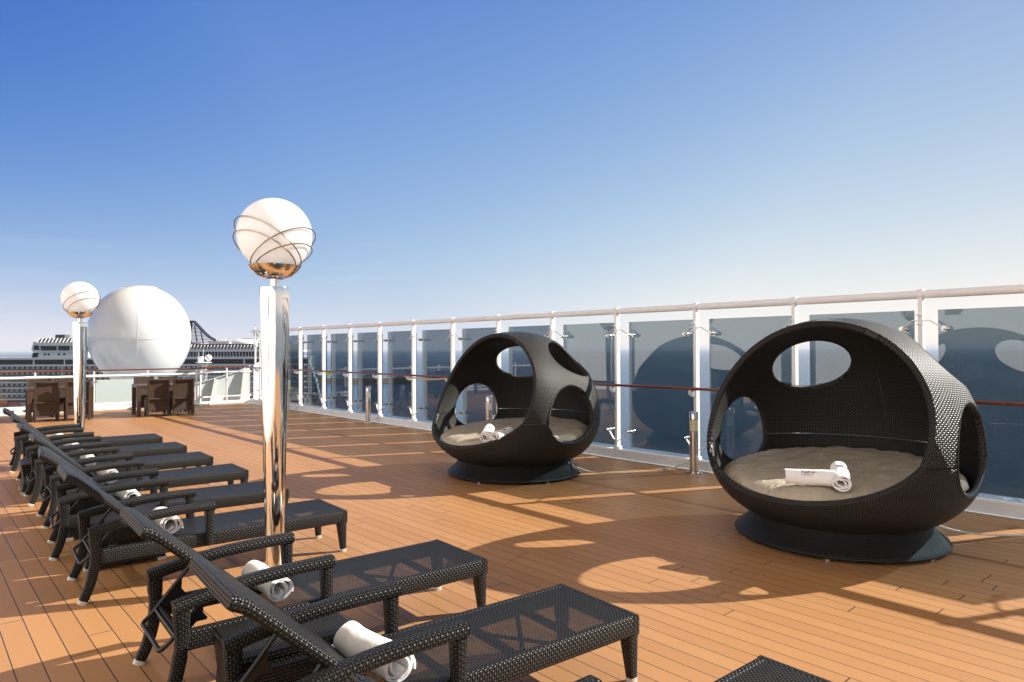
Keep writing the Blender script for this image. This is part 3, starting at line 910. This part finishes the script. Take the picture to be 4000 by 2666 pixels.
for i, (a, b, t_, bt, lb) in enumerate(((6, 48, 1558, 1586, 'orange lifeboat of the far ship at the left edge above the kerb'),
                                        (49, 96, 1566, 1594, 'orange and white lifeboat of the far ship beside the left table leg'),
                                        (352, 396, 1566, 1594, 'orange lifeboat of the far ship between the lamp post and frosted pane'))):
    L = sx_(b)-sx_(a); zt, zb = sz_(t_), sz_(bt); hh = zt-zb
    c = Vector(fh)*(SD-2.4) + r0*((sx_(a)+sx_(b))/2)
    lbt = thing('lifeboat', lb, 'lifeboat', (c.x, c.y, zb), -YAW, 'lifeboats hanging on the far ship')
    m = MB(); m.grid(lambda u, v: ((u-.5)*L*(1-.12*(1-v)), math.cos(PI*1.0*0)*(1.5*math.sin(PI*min(max(u, .02), .98))**.5)*-math.cos(0)*v**.5*1.0, hh*.45*v), 14, 6)
    m.grid(lambda u, v: ((u-.5)*L*(1-.12*(1-v)), (1.5*math.sin(PI*min(max(u, .02), .98))**.5)*v**.5, hh*.45*v), 14, 6, flip=True)
    m.build('boat_hull', M_shipw if i else M_orange, lbt)
    m = MB(); m.grid(lambda u, v: ((u-.5)*L*(1-.18*math.sin(PI*v)), -1.5*math.cos(PI*v)*math.sin(PI*min(max(u, .02), .98))**.4, hh*.45+hh*.5*math.sin(PI*v)*math.sin(PI*min(max(u, .02), .98))**.35), 14, 10, flip=True)
    m.build('canopy', M_orange, lbt)

bkw = MB()
pts = [(300, 1080), (427, 913), (534, 803)]
bkw.sweep([(x*1.0, y*1.0, -41.5) for x, y in pts], [(-9, -3.5), (-6, 3.6), (6, 3.6), (9, -3.5)][::-1], side=(.74, .66, 0))
tag(bkw.build('breakwater', M_stone), 'low stone breakwater on the sea behind the glass panes', 'breakwater')

# ------------------------------------------------------------------ sun loungers
LW = .285       # half width of the bed
def make_lounger():
    t = thing('sun_lounger', '', 'sun lounger', group='wicker sun loungers in a row on the deck')
    # apron frame: two long rails, a foot rail and a head rail
    m = MB()
    pr = rrect(.038, .098, .28, 2)
    for s in (-1, 1): m.sweep([(.075, s*(LW-.019), .284), (1.812, s*(LW-.019), .284)], pr, side=(0, 1, 0))
    m.sweep([(1.831, -LW, .284), (1.831, LW, .284)], pr, side=(1, 0, 0))
    m.sweep([(.10, -LW+.04, .275), (.10, LW-.04, .275)], rrect(.03, .07, .3, 2), side=(1, 0, 0))
    m.build('frame', M_wick, t)
    m = MB()
    m.grid(lambda u, v: (.46+u*1.355, (v-.5)*2*(LW-.030), .3305-.004*math.sin(PI*u)*math.sin(PI*v)), 12, 6, uvs=(1.355, .51))
    m.build('woven_bed', M_bed, t)
    m = MB()
    for x in (.47, .82, 1.16, 1.50): m.box(x-.016, x+.016, -LW+.04, LW-.04, .270, .302, .004)
    m.sweep([(1.17, -LW+.05, .262), (1.49, LW-.05, .262)], rrect(.024, .012, .3, 1), side=(0, 1, 0))
    m.sweep([(1.17, LW-.05, .249), (1.49, -LW+.05, .249)], rrect(.024, .012, .3, 1), side=(0, 1, 0))
    m.build('crossbar', M_black, t)
    # backrest with a rolled top edge
    hx, hz = .475, .338
    dv = Vector((-.735, 0, .678))
    P = [Vector((hx, 0, hz)) + dv*(.64*i/10) for i in range(11)]
    n_ = Vector((-.678, 0, -.735))
    e = P[-1]
    P += [e+dv*.035+n_*.003, e+dv*.075+n_*.013, e+dv*.092+n_*.020]
    m = MB()
    m.sweep([tuple(p) for p in P], rrect(LW*2-.012, .044, .42, 3), side=(0, 1, 0), scales=[(1, 1)]*11+[(1, 1.12), (1, 1.2), (.99, .9)])
    b = m.build('backrest', M_wick, t)
    # sling strut with ratchet hooks
    m = MB()
    a = Vector((hx, 0, hz)) + dv*.275 + n_*.024
    for s in (-1, 1):
        y = s*.212
        m.tube([(a.x, y, a.z), (.055, y, .275), (.022, y*.985, .247), (.012, y*.93, .238)], .0105, 10)
    m.tube([(.012, -.198, .238), (.012, .198, .238)], .0105, 10)
    m.tube([(.075, -.212, .296), (.075, .212, .296)], .0085, 8)
    for s in (-1, 1):
        y = s*.212
        q = []
        for (u, v_) in ((0, -.004), (.03, -.035), (.045, -.075), (.062, -.045), (.10, -.05), (.13, -.095), (.142, -.09), (.15, -.045), (.19, -.006)):
            dd = (a-Vector((.055, 0, .275))).normalized(); nn = Vector((dd.z, 0, -dd.x))
            p = Vector((.080, y-.003, .293)) + dd*u*.95 - nn*v_*.75
            q.append(tuple(p))
        m.poly(q, (0, .006, 0))
    m.build('support_frame', M_black, t)
    m = MB()
    for s in (-1, 1): m.tube([(.50, s*(LW-.055), .335), (.50, s*(LW-.012), .335)], .016, 12)
    m.build('hinge', M_brush, t)
    for s in (-1, 1):
        yy = s*(LW+.002)
        # armrest: arched arm with its front post
        m = MB()
        top = smooth_path([(.052, yy, .452), (.20, yy, .482), (.40, yy, .508), (.60, yy, .520), (.826, yy, .522)], 4)
        m.sweep([tuple(p) for p in top], rrect(.074, .058, .30, 2), side=(0, 1, 0))
        m.sweep([(.793, yy, .245), (.793, yy, .36), (.790, yy, .493)], rrect(.060, .064, .28, 2), side=(0, 1, 0), scales=[.86, .9, 1.04])
        m.build('armrest', M_wick, t)
        # splayed rear leg
        m = MB()
        path = smooth_path([(.085, yy, .478), (.086, yy, .40), (.088, yy, .31), (.080, yy, .22), (.056, yy*1.012, .11), (.020, yy*1.03, .022)], 3)
        sc = [1.06 - .30*(i/(len(path)-1)) - (.10 if .30 < i/(len(path)-1) < .55 else 0) for i in range(len(path))]
        m.sweep([tuple(p) for p in path], rrect(.056, .072, .3, 2), side=(0, 1, 0), scales=sc)
        lg_ = m.build('leg', M_wick, t)
        m = MB(); m.sweep([(.0205, yy*1.03, .0215), (.010, yy*1.034, 0)], rrect(.048, .056, .3, 2), side=(0, 1, 0)); m.build('foot_cap', M_cap, lg_)
        # straight tapered foot-end leg
        m = MB()
        m.sweep([(1.812, s*(LW-.037), .235), (1.824, s*(LW-.030), .024)], rrect(.070, .074, .2, 2), side=(0, 1, 0), scales=[1, .60])
        lg_ = m.build('leg', M_wick, t)
        m = MB(); m.sweep([(1.8241, s*(LW-.030), .0235), (1.8243, s*(LW-.030), 0)], rrect(.044, .046, .2, 2), side=(0, 1, 0)); m.build('foot_cap', M_cap, lg_)
    return t
LN = [(2.733, 1.195, -2, 'black wicker lounger cut off by the bottom edge, only its foot end in view'),
      (2.732, 2.388, -4.5, 'nearest black wicker lounger fully in view, its mesh bed showing cross bars'),
      (2.745, 3.580, -3.2, 'black wicker lounger right in front of the big lamp post, second from the camera'),
      (2.722, 5.332, -3.6, 'black wicker lounger directly behind the big lamp post'),
      (2.742, 6.470, -6.5, 'black wicker lounger whose foot end the big lamp post crosses'),
      (2.835, 7.765, -3.0, 'black wicker lounger fourth from the far end of the row'),
      (2.865, 8.995, -2.6, 'black wicker lounger third from the far end of the row'),
      (2.920, 10.22, -2.8, 'black wicker lounger last but one at the far end of the row'),
      (2.955, 11.50, -4.0, 'farthest black wicker lounger, in front of the farther lamp post')]
lo = make_lounger()
LPOS = []
for i, (fx, fy, rz, lb) in enumerate(LN):
    a = R(rz); L = 1.848
    loc = (fx-L*math.cos(a), fy-L*math.sin(a), 0)
    o = lo if i == 0 else dup(lo, loc, a, lb)
    o.location = loc; o.rotation_euler = (0, 0, a); o['label'] = lb
    LPOS.append((loc, a))

# ------------------------------------------------------------------ rolled towels
def towel_mesh(seed, ro=.066, L=.38, turns=3.2, flap=.0, squash=.92):
    rnd = random.Random(seed)
    m = MB()
    th = .0105
    nth = int(turns*26); nl = 22
    a0 = R(205)
    def cen(k):
        th_ = 2*PI*turns*k/nth
        tr = th_/(2*PI)
        r_ = ro-.006
        if tr > 1.02: r_ -= .0155*(tr-1.02)
        if tr < .22: r_ += flap*(1-tr/.22)**1.6
        r_ += .0055*math.sin(2.3*th_+seed) * (1 if tr > 1.05 else 0)
        return a0 - th_, r_
    off = Vector((seed*3.1, seed*1.7, 0))
    def pt(k, j, o_):
        a, r_ = cen(k)
        x = (j/nl-.5)*L
        x += .006*math.sin(a*2+seed)*abs(2*j/nl-1)
        y, z = (r_+o_)*math.cos(a), (r_+o_)*math.sin(a)*squash
        nv = noise.noise_vector(Vector((x*8, y*11, z*11))+off)*.0085
        return (x+nv.x, y+nv.y, z+nv.z + ro*squash)
    base = len(m.v)
    W = 2*(nl+1)
    for k in range(nth+1):
        for o_ in (th/2, -th/2):
            for j in range(nl+1): m.v.append(pt(k, j, o_))
    for k in range(nth):
        for j in range(nl):
            a = base+k*W+j; b = a+W
            m.face([a, a+1, b+1, b], None, True)
            c = a+nl+1; d_ = c+W
            m.face([c, d_, d_+1, c+1], None, True)
        for j in (0, nl):
            a = base+k*W+j; c = a+nl+1
            q = [a, a+W, c+W, c]
            if j: q.reverse()
            m.face(q, None, True)
    for k in (0, nth):
        for j in range(nl):
            a = base+k*W+j; c = a+nl+1
            q = [a, c, c+1, a+1]
            if k: q.reverse()
            m.face(q, None, True)
    return m
for i, (dx, dz, fl) in enumerate(((0, 0, 0), (.555, 8, .022), (.57, 3, .012), (.56, -2, .018), (.56, 4, .0), (.555, 2, .008), (.57, -3, .0), (.56, 5, .01), (.56, 0, .0))):
    if i == 0: continue
    loc, a = LPOS[i]
    x = loc[0]+dx*math.cos(a); y = loc[1]+dx*math.sin(a)
    where = ('nearest lounger in full view', 'lounger just before the big lamp post', 'lounger right behind the big lamp post', 'fourth lounger of the row',
             'fourth lounger from the far end', 'third lounger from the far end', 'last but one far lounger', 'farthest lounger')[i-1]
    o = towel_mesh(i+3, .068 + .004*(i % 2), .37, 3.0, fl).build('rolled_towel', M_towel, loc=(x, y, .334), rot=(0, 0, a+R(90+dz)))
    tag(o, 'rolled white towel lying on the ' + where, 'towel', 'rolled white towels on the loungers')

# ------------------------------------------------------------------ wicker side tables between loungers
def make_side_table():
    t = thing('side_table', '', 'side table', group='wicker side tables between the loungers')
    m = MB(); m.box(-.275, .275, -.225, .225, .315, .352, .014, smooth=False); m.build('table_top', M_wick, t)
    m = MB()
    sk = [(.255, .315), (.245, .25), (.238, .17), (.243, .08), (.255, .028)]
    for (r1, z1), (r2, z2) in zip(sk[:-1], sk[1:]):
        for q in range(4):
            c, s_ = ((1, 0), (0, 1), (-1, 0), (0, -1))[q]
            def P(r_, z, e):
                x, y = r_, r_*e
                X, Yv = x*c - y*s_, x*s_ + y*c
                return (X*1.06, Yv*.86, z)
            b = len(m.v); m.v += [P(r2, z2, -1), P(r2, z2, 1), P(r1, z1, 1), P(r1, z1, -1)]
            m.face([b, b+1, b+2, b+3], [(0, z2), (.5, z2), (.5, z1), (0, z1)])
    m.build('skirt', M_wick, t)
    for a in (-1, 1):
        for b in (-1, 1):
            m = MB(); m.box(a*.245-.03, a*.245+.03, b*.195-.03, b*.195+.03, 0, .027, .004); m.build('foot_cap', M_cap, t)
    return t
st = make_side_table()
for i, (x, y, rz, lb) in enumerate(((1.335, 3.075, -4, 'low wicker side table between the two nearest full loungers'),
                                    (1.30, 6.06, -5, 'low wicker side table behind the lounger next to the big lamp post'),
                                    (1.34, 7.14, -4, 'low wicker side table between the fourth and fifth loungers'),
                                    (1.30, 9.72, -3, 'low wicker side table between the third and second last loungers'))):
    o = st if i == 0 else dup(st, (x, y, 0), R(rz), lb)
    o.location = (x, y, 0); o.rotation_euler = (0, 0, R(rz)); o['label'] = lb

# ------------------------------------------------------------------ rattan dining sets
def make_chair():
    t = thing('rattan_chair', '', 'chair', group='brown rattan chairs at the front rail')
    W = .245
    m = MB()       # back frame: posts, top and middle rails (front of chair is +y)
    def yb(z): return -.235 - max(0, z-.42)*.10
    for s in (-1, 1):
        m.sweep([(s*(W-.022), yb(.93), .93), (s*(W-.022), yb(.42), .42), (s*(W-.022), -.235, .13)], rrect(.044, .05, .25, 2), side=(1, 0, 0))
    m.sweep([(-W+.045, yb(.92), .915), (-.1, yb(.9)-.012, .908), (.1, yb(.9)-.012, .908), (W-.045, yb(.92), .915)], rrect(.048, .045, .3, 2), side=(0, 1, 0))
    m.sweep([(-W+.045, yb(.45), .44), (W-.045, yb(.45), .44)], rrect(.048, .045, .3, 2), side=(0, 1, 0))
    m.build('back_frame', M_brown, t)
    m = MB(); m.grid(lambda u, v: (-W+.04+u*(2*W-.08), yb(.45+v*.46)+.012, .45+v*.45), 2, 4, uvs=(.41, .45)); m.build('backrest', M_brown, t)
    m = MB(); m.box(-W, W, -.21, .25, .135, .425, .012); m.build('apron', M_brown, t)
    m = MB(); m.box(-W+.006, W-.006, -.205, .245, .427, .465, .015); m.build('seat', M_brown, t)
    for sx_k in (-1, 1):
        for sy_k in (-1, 1):
            m = MB(); m.sweep([(sx_k*(W-.026), sy_k*.215 - (.012 if sy_k < 0 else 0), .134), (sx_k*(W-.026), sy_k*.215 - (.016 if sy_k < 0 else 0), 0)], rrect(.048, .048, .2, 2), side=(1, 0, 0), scales=[1, .8])
            m.build('leg', M_brown, t)
    return t
ch = make_chair()
chs = [(2.50, 19.10, -4, 'brown rattan chair with its back to the camera, left of the farther lamp post'),
       (3.085, 18.93, -4, 'brown rattan chair partly hidden behind the farther lamp post'),
       (4.745, 18.66, -5, 'brown rattan chair, left one with its back to the camera at the right table'),
       (5.285, 18.53, -5, 'brown rattan chair with a shadow across its back, at the right table end'),
       (2.55, 20.30, 175, 'brown rattan chair beyond the left table facing the camera, left one'),
       (3.08, 20.15, 175, 'brown rattan chair beyond the left table, its top beside the farther lamp post'),
       (4.80, 19.92, 175, 'brown rattan chair beyond the right table facing the camera, left one'),
       (5.36, 19.78, 175, 'brown rattan chair beyond the right table facing the camera, right one')]
for i, (x, y, rz, lb) in enumerate(chs):
    o = ch if i == 0 else dup(ch, (x, y, 0), R(rz), lb)
    o.location = (x, y, 0); o.rotation_euler = (0, 0, R(rz)); o['label'] = lb
def make_table():
    t = thing('rattan_table', '', 'table', group='brown dining tables at the front rail')
    m = MB(); m.box(-.66, .66, -.45, .45, .70, .77, .008); m.build('table_top', M_brownslat, t)
    for a in (-1, 1):
        for b in (-1, 1):
            m = MB(); m.box(a*.615-.043, a*.615+.043, b*.405-.043, b*.405+.043, 0, .699, .006); m.build('leg', M_brownslat, t)
    return t
tb = make_table()
for i, (x, y, rz, lb) in enumerate(((2.84, 19.62, -4, 'dark brown dining table behind the farther lamp post'),
                                    (5.03, 19.18, -5, 'dark brown dining table at the right with four rattan chairs'),
                                    (1.00, 19.65, -2, 'dark brown dining table cut by the left edge of the picture'))):
    o = tb if i == 0 else dup(tb, (x, y, 0), R(rz), lb)
    o.location = (x, y, 0); o.rotation_euler = (0, 0, R(rz)); o['label'] = lb

# ------------------------------------------------------------------ egg daybeds
PR, PZ, PT, PB = 1.105, .765, 1.135, .665
def pod_pos(az, el, inset=0.0):
    ce, se = math.cos(el), math.sin(el)
    if el < 0:
        rad = (PR-inset)*max(ce, 0)**.66; z = PZ + (PB-inset)*se
    else:
        rad = (PR-inset)*ce**.96; z = PZ + (PT-inset)*se
    return Vector((rad*math.cos(az), rad*math.sin(az), z))
HOLES = [(0, 23, 60, 53.5), (92, 0, 20, 24), (-97, -1, 20, 23), (121, 46, 25, 18), (-138, 43, 21, 18)]
HF = []
for (az, el, a_, b_) in HOLES:
    az, el = R(az), R(el)
    n_ = Vector((math.cos(el)*math.cos(az), math.cos(el)*math.sin(az), math.sin(el)))
    u_ = Vector((-math.sin(az), math.cos(az), 0)); v_ = n_.cross(u_)
    HF.append((n_, u_, v_, math.tan(R(a_)), math.tan(R(b_))))
def hole_f(az, el):
    d_ = Vector((math.cos(el)*math.cos(az), math.cos(el)*math.sin(az), math.sin(el)))
    f = 9.0
    for (n_, u_, v_, a_, b_) in HF:
        c = d_.dot(n_)
        if c <= .05: continue
        q = math.sqrt((d_.dot(u_)/c/a_)**2 + (d_.dot(v_)/c/b_)**2) - 1
        f = min(f, q)
    return f
def shell(az0, az1, el0, el1, na, ne, thick=.052):
    m = MB()
    P = {}
    def node(i, j):
        az = az0+(az1-az0)*i/na; el = el0+(el1-el0)*j/ne
        return (az, el)
    cf = {}
    def f(i, j):
        if (i, j) not in cf: cf[(i, j)] = hole_f(*node(i, j))
        return cf[(i, j)]
    vid = {}; par = []; onh = []
    def vert(key, az, el, h):
        if key not in vid:
            vid[key] = len(par); par.append((az, el)); onh.append(h)
        return vid[key]
    def cut(p, q):
        key = (min(p, q), max(p, q))
        if key in vid: return vid[key]
        a, b = node(*p), node(*q)
        fa = f(*p)
        lo_, hi_ = 0.0, 1.0
        for _ in range(24):
            mid = (lo_+hi_)/2
            fm = hole_f(a[0]+(b[0]-a[0])*mid, a[1]+(b[1]-a[1])*mid)
            if (fm > 0) == (fa > 0): lo_ = mid
            else: hi_ = mid
        t_ = (lo_+hi_)/2
        return vert(key, a[0]+(b[0]-a[0])*t_, a[1]+(b[1]-a[1])*t_, True)
    polys = []
    for i in range(na):
        for j in range(ne):
            cs = [(i, j), (i+1, j), (i+1, j+1), (i, j+1)]
            fs = [f(*c) for c in cs]
            if all(x <= 0 for x in fs): continue
            ids = []
            for k in range(4):
                c, nx = cs[k], cs[(k+1) % 4]
                if fs[k] > 0: ids.append(vert(c, *node(*c), False))
                if (fs[k] > 0) != (fs[(k+1) % 4] > 0): ids.append(cut(c, nx))
            if len(ids) >= 3: polys.append(ids)
    n = len(par)
    outer = [pod_pos(*p) for p in par]; inner = [pod_pos(p[0], p[1], thick) for p in par]
    m.v = [tuple(p) for p in outer] + [tuple(p) for p in inner]
    uv = [(p[0]*PR*.82, p[1]*PR) for p in par]
    edges = {}
    for ids in polys:
        m.face(ids, [uv[k] for k in ids], True)
        m.face([k+n for k in reversed(ids)], [uv[k] for k in reversed(ids)], True)
        for k in range(len(ids)):
            a, b = ids[k], ids[(k+1) % len(ids)]
            edges[(a, b)] = 1
    bd = [(a, b) for (a, b) in edges if (b, a) not in edges]
    # half-round rim
    outd = {}
    for a, b in bd:
        e = (outer[b]-outer[a])
        if e.length < 1e-7: continue
        nrm = (outer[a]-inner[a]).normalized()
        o_ = e.normalized().cross(nrm)
        for k in (a, b): outd[k] = outd.get(k, Vector()) + o_
    rim = MB()
    cache = {}
    def ring(k):
        if k not in cache:
            o_ = outd.get(k, Vector())
            o_ = o_.normalized() if o_.length > 0 else o_
            bul = .024 if onh[k] else .0
            ids = []
            for i in range(7):
                a = PI*i/6
                c = (outer[k]+inner[k])/2; h_ = (outer[k]-inner[k])/2*(1.10 if bul else 1)
                ids.append(len(m2.v)); m2.v.append(tuple(c + h_*math.cos(a) + o_*bul*math.sin(a)))
            cache[k] = ids
        return cache[k]
    m2 = rim
    for a, b in bd:
        A_, B_ = ring(a), ring(b)
        if (outer[a]-outer[b]).length < 1e-6: continue
        for i in range(6):
            s0 = par[a][0]*1.1+par[a][1]*1.1; s1 = par[b][0]*1.1+par[b][1]*1.1
            m2.face([A_[i], A_[i+1], B_[i+1], B_[i]], [(s0, i*.014), (s0, (i+1)*.014), (s1, (i+1)*.014), (s1, i*.014)], True)
    off = len(m.v)
    m.v += m2.v
    for q, u_, s_ in zip(m2.f, m2.uv, m2.sm): m.face([k+off for k in q], u_, s_)
    return m
gap = R(.30)
MS_h1 = shell(0+gap, PI-gap, R(.28), R(89.2), 110, 64)
MS_h2 = shell(-PI+gap, 0-gap, R(.28), R(89.2), 110, 64)
MS_b = shell(-PI, PI, R(-88), R(-.28), 200, 60)
def cushion_mesh(seed):
    m = MB()
    off = Vector((seed*5.3, seed, 0))
    NA, NR = 160, 26
    def pt(u, v):
        a = 2*PI*u
        rim_ = 1.0 + .012*noise.noise(Vector((math.cos(a)*4, math.sin(a)*4, seed))) + .013*noise.noise(Vector((math.cos(a)*13, math.sin(a)*13, seed)))
        if v <= .78:
            q = v/.78
            r_ = .940*q**.9*rim_
            drop = .030*max(0, (q-.86)/.14)**2
        else:
            q = (v-.78)/.22
            r_ = (.940+.035*math.sin(PI*min(q, 1)*.5*1.6))*rim_ - .03*max(0, q-.6)
            drop = .030+.105*q
        x, y = r_*math.cos(a), r_*math.sin(a)
        z = .607 - .078*x - drop
        p3 = Vector((x*2.2, y*7.0, 0))+off
        z += .016*noise.noise(p3) + .009*noise.noise(Vector((x*9, y*5+x*3, 4))+off) + .006*noise.noise(Vector((x*5+y*4, y*21-x*6, 9))+off)
        # puckers round the edge
        if v > .6: z += .016*min(1, (v-.6)/.2)*noise.noise(Vector((math.cos(a)*15, math.sin(a)*15, seed+2)))
        return (x, y, z)
    m.grid(pt, NA, NR, flip=True)
    return m
def make_pod(label, seed):
    t = thing('egg_daybed', label, 'daybed', group='wicker egg daybeds by the railing')
    m = MB()
    m.lathe([(.840, .018), (.856, .022), (.864, .036), (.856, .050), (.838, .062), (.765, .125), (.715, .19), (.685, .235), (.4, .24)], 120)
    m.build('base', M_wick, t)
    m = MB()
    for k in range(6):
        a = 2*PI*k/6+.35
        m.lathe([(.024, 0), (.024, .014), (.010, .018), (.010, .040)], 12, (.815*math.cos(a), .815*math.sin(a)))
    m.build('levelling_foot', M_brush, t)
    MS_b.build('bowl', M_pod, t); MS_h1.build('hood', M_pod, t); MS_h2.build('hood', M_pod, t)
    cushion_mesh(seed).build('cushion', M_cush, t)
    return t
pL = make_pod('farther black wicker egg daybed with round windows, in front of the railing', 1); pL.location = (6.08, 6.77, 0); pL.rotation_euler = (0, 0, R(177)); pL.scale = (1.03, 1.03, .985)
pR_ = make_pod('nearer large black wicker egg daybed at the right holding TOP16 towels', 2); pR_.location = (6.098, 2.576, 0); pR_.rotation_euler = (0, 0, R(178)); pR_.scale = (.985, .985, 1.0)

def wrap(mb, r_, squash, phi0, rot=0, dx=0):
    """lay flat lettering on a rolled towel"""
    out = MB(); out.f, out.uv, out.sm = mb.f, mb.uv, mb.sm
    c, s_ = math.cos(rot), math.sin(rot)
    for (x, y, z) in mb.v:
        X, Yv = x*c-y*s_+dx, x*s_+y*c
        ph = phi0 - Yv/r_
        out.v.append((X, -(r_+z)*math.sin(ph), (r_+z)*math.cos(ph)*squash + .066*squash))
    return out
def logo_towel(seed, loc, rot, label, body, phi0, trot=0, size=.034, sunny=True, dx=0):
    o = towel_mesh(seed, .066, .36, 3.4, .0, .95).build('rolled_towel', M_towel, loc=loc, rot=rot)
    tag(o, label, 'towel', 'rolled white towels in the egg daybeds')
    tm = text_mb(body, size, .0012)
    wrap(tm, .0675, .95, phi0, trot, dx).build('embroidery', M_navy, o)
    if sunny:
        q = MB()
        for i in range(8):
            a = R(-30+i*20); a2 = R(-30+(i+1)*20-2)
            b = len(q.v)
            for (r_, t_) in ((.016, a), (.019, a), (.019, a2), (.016, a2)): q.v.append((.034+r_*math.cos(t_), .006+r_*math.sin(t_), .0012))
            q.face([b, b+1, b+2, b+3])
        wrap(q, .0675, .95, phi0, trot, dx).build('sun_emblem', M_gold, o)
        q = MB()
        for i in range(5):
            a = R(-10+i*36)
            c_, s_ = math.cos(a), math.sin(a); b = len(q.v)
            for (r_, t_) in ((.023, -.0018), (.033, -.0010), (.033, .0010), (.023, .0018)): q.v.append((.034+r_*c_-t_*s_, .006+r_*s_+t_*c_, .0012))
            q.face([b, b+1, b+2, b+3])
        wrap(q, .0675, .95, phi0, trot, dx).build('sun_rays', M_navy, o)
        tm = text_mb('EXCLUSIVE SOLARIUM', .0085, .0010)
        tm.v = [(x, y-.025, z) for (x, y, z) in tm.v]
        wrap(tm, .0675, .95, phi0, trot, dx).build('embroidery', M_navy, o)
    return o
logo_towel(21, (5.335, 2.455, .560), (0, R(-1), R(-70)), 'rolled white towel lying crosswise with TOP16 embroidery in the nearer daybed', 'TOP16', R(42), dx=-.015)
logo_towel(22, (5.475, 2.285, .580), (0, R(-9), R(27)), 'rolled white TOP16 towel pointing at the camera in the nearer daybed', 'TOP16', R(14), R(-90), dx=.06)
logo_towel(23, (5.305, 6.40, .558), (0, R(-10), R(42)), 'rolled white towel with MSC lettering in the farther daybed', 'MSC', R(22), R(-35), .030, False, dx=.05)
logo_towel(24, (5.37, 6.19, .555), (0, R(-2), R(20)), 'rolled white towel half hidden behind the rim of the farther daybed', 'TOP16', R(25), 0, .028, False)

# ------------------------------------------------------------------ ropes
def rope(name, pts, rad, mat, label, knots=()):
    m = MB()
    P = smooth_path(pts, 10)
    for s in range(3):
        q = []
        ln = 0
        for i, p in enumerate(P):
            if i: ln += (P[i]-P[i-1]).length
            tg = (P[min(i+1, len(P)-1)]-P[max(i-1, 0)]).normalized()
            sd = tg.cross(Vector((0, 0, 1))).normalized(); up = sd.cross(tg)
            a = ln*95 + 2*PI*s/3
            q.append(p + (sd*math.cos(a)+up*math.sin(a))*rad*.5)
        m.tube(q, rad*.62, 6)
    for (kp, kr) in knots:
        for j in range(4):
            a = j*.8
            loop = [Vector(kp) + Vector((kr*math.cos(t)*math.cos(a), kr*math.cos(t)*math.sin(a)*.8, kr*.8*math.sin(t)+kr*.4)) for t in [2*PI*i/14 for i in range(14)]]
            m.tube(loop, rad*.8, 6, closed=True)
    return tag(m.build(name, mat), label, 'rope')
rp = rope('rope', [(6.55, 6.08, .10), (6.68, 5.98, .045), (6.85, 5.85, .016), (7.2, 5.64, .013), (7.55, 5.45, .014), (7.75, 5.43, .03), (8.05, 5.36, .10)], .0085, M_rope,
     'grey mooring rope with a knot running from the farther daybed to the railing', [((7.62, 5.445, .012), .030), ((7.52, 5.46, .012), .022)])
m = MB(); m.tube([(7.57, 5.46, .022), (7.60, 5.45, .022)], .019, 10); m.build('tape', M_red, rp)
rope('rope', [(6.52, 2.02, .20), (6.60, 1.93, .12), (6.80, 1.72, .06), (7.05, 1.45, .055), (7.5, 1.0, .07), (8.05, .50, .12)], .009, M_rope,
     'pale blue flecked rope at the right edge running from the nearer daybed')
rope('rope', [(7.925, 12.30, 1.075), (7.91, 11.95, 1.05), (7.905, 11.5, 1.035), (7.91, 11.1, 1.045), (7.925, 10.75, 1.075)], .016, M_beige_rope,
     'beige rope tied along the brown handrail left of the farther daybed', [((7.905, 11.5, 1.01), .03)])

# ------------------------------------------------------------------ every mesh got its own unlinked copy only where needed
bpy.context.view_layer.update()

# ------------------------------------------------------------------ thin sea haze round the whole scene
hz = MB()
hz.box(-42000, 42000, -42000, 42000, -46.5, 60)
t = NT('sea_haze')
pv = t.n('ShaderNodeVolumePrincipled')
pv.inputs['Color'].default_value = (.80, .87, .97, 1)
pv.inputs['Density'].default_value = 6e-5
pv.inputs['Anisotropy'].default_value = 0.0
t.l(pv.outputs[0], t.out.inputs['Volume'])
tag(hz.build('haze', t.m), 'thin pale haze over the far sea', 'haze', kind='stuff')
S.cycles.volume_bounces = 0
bpy.context.view_layer.update()
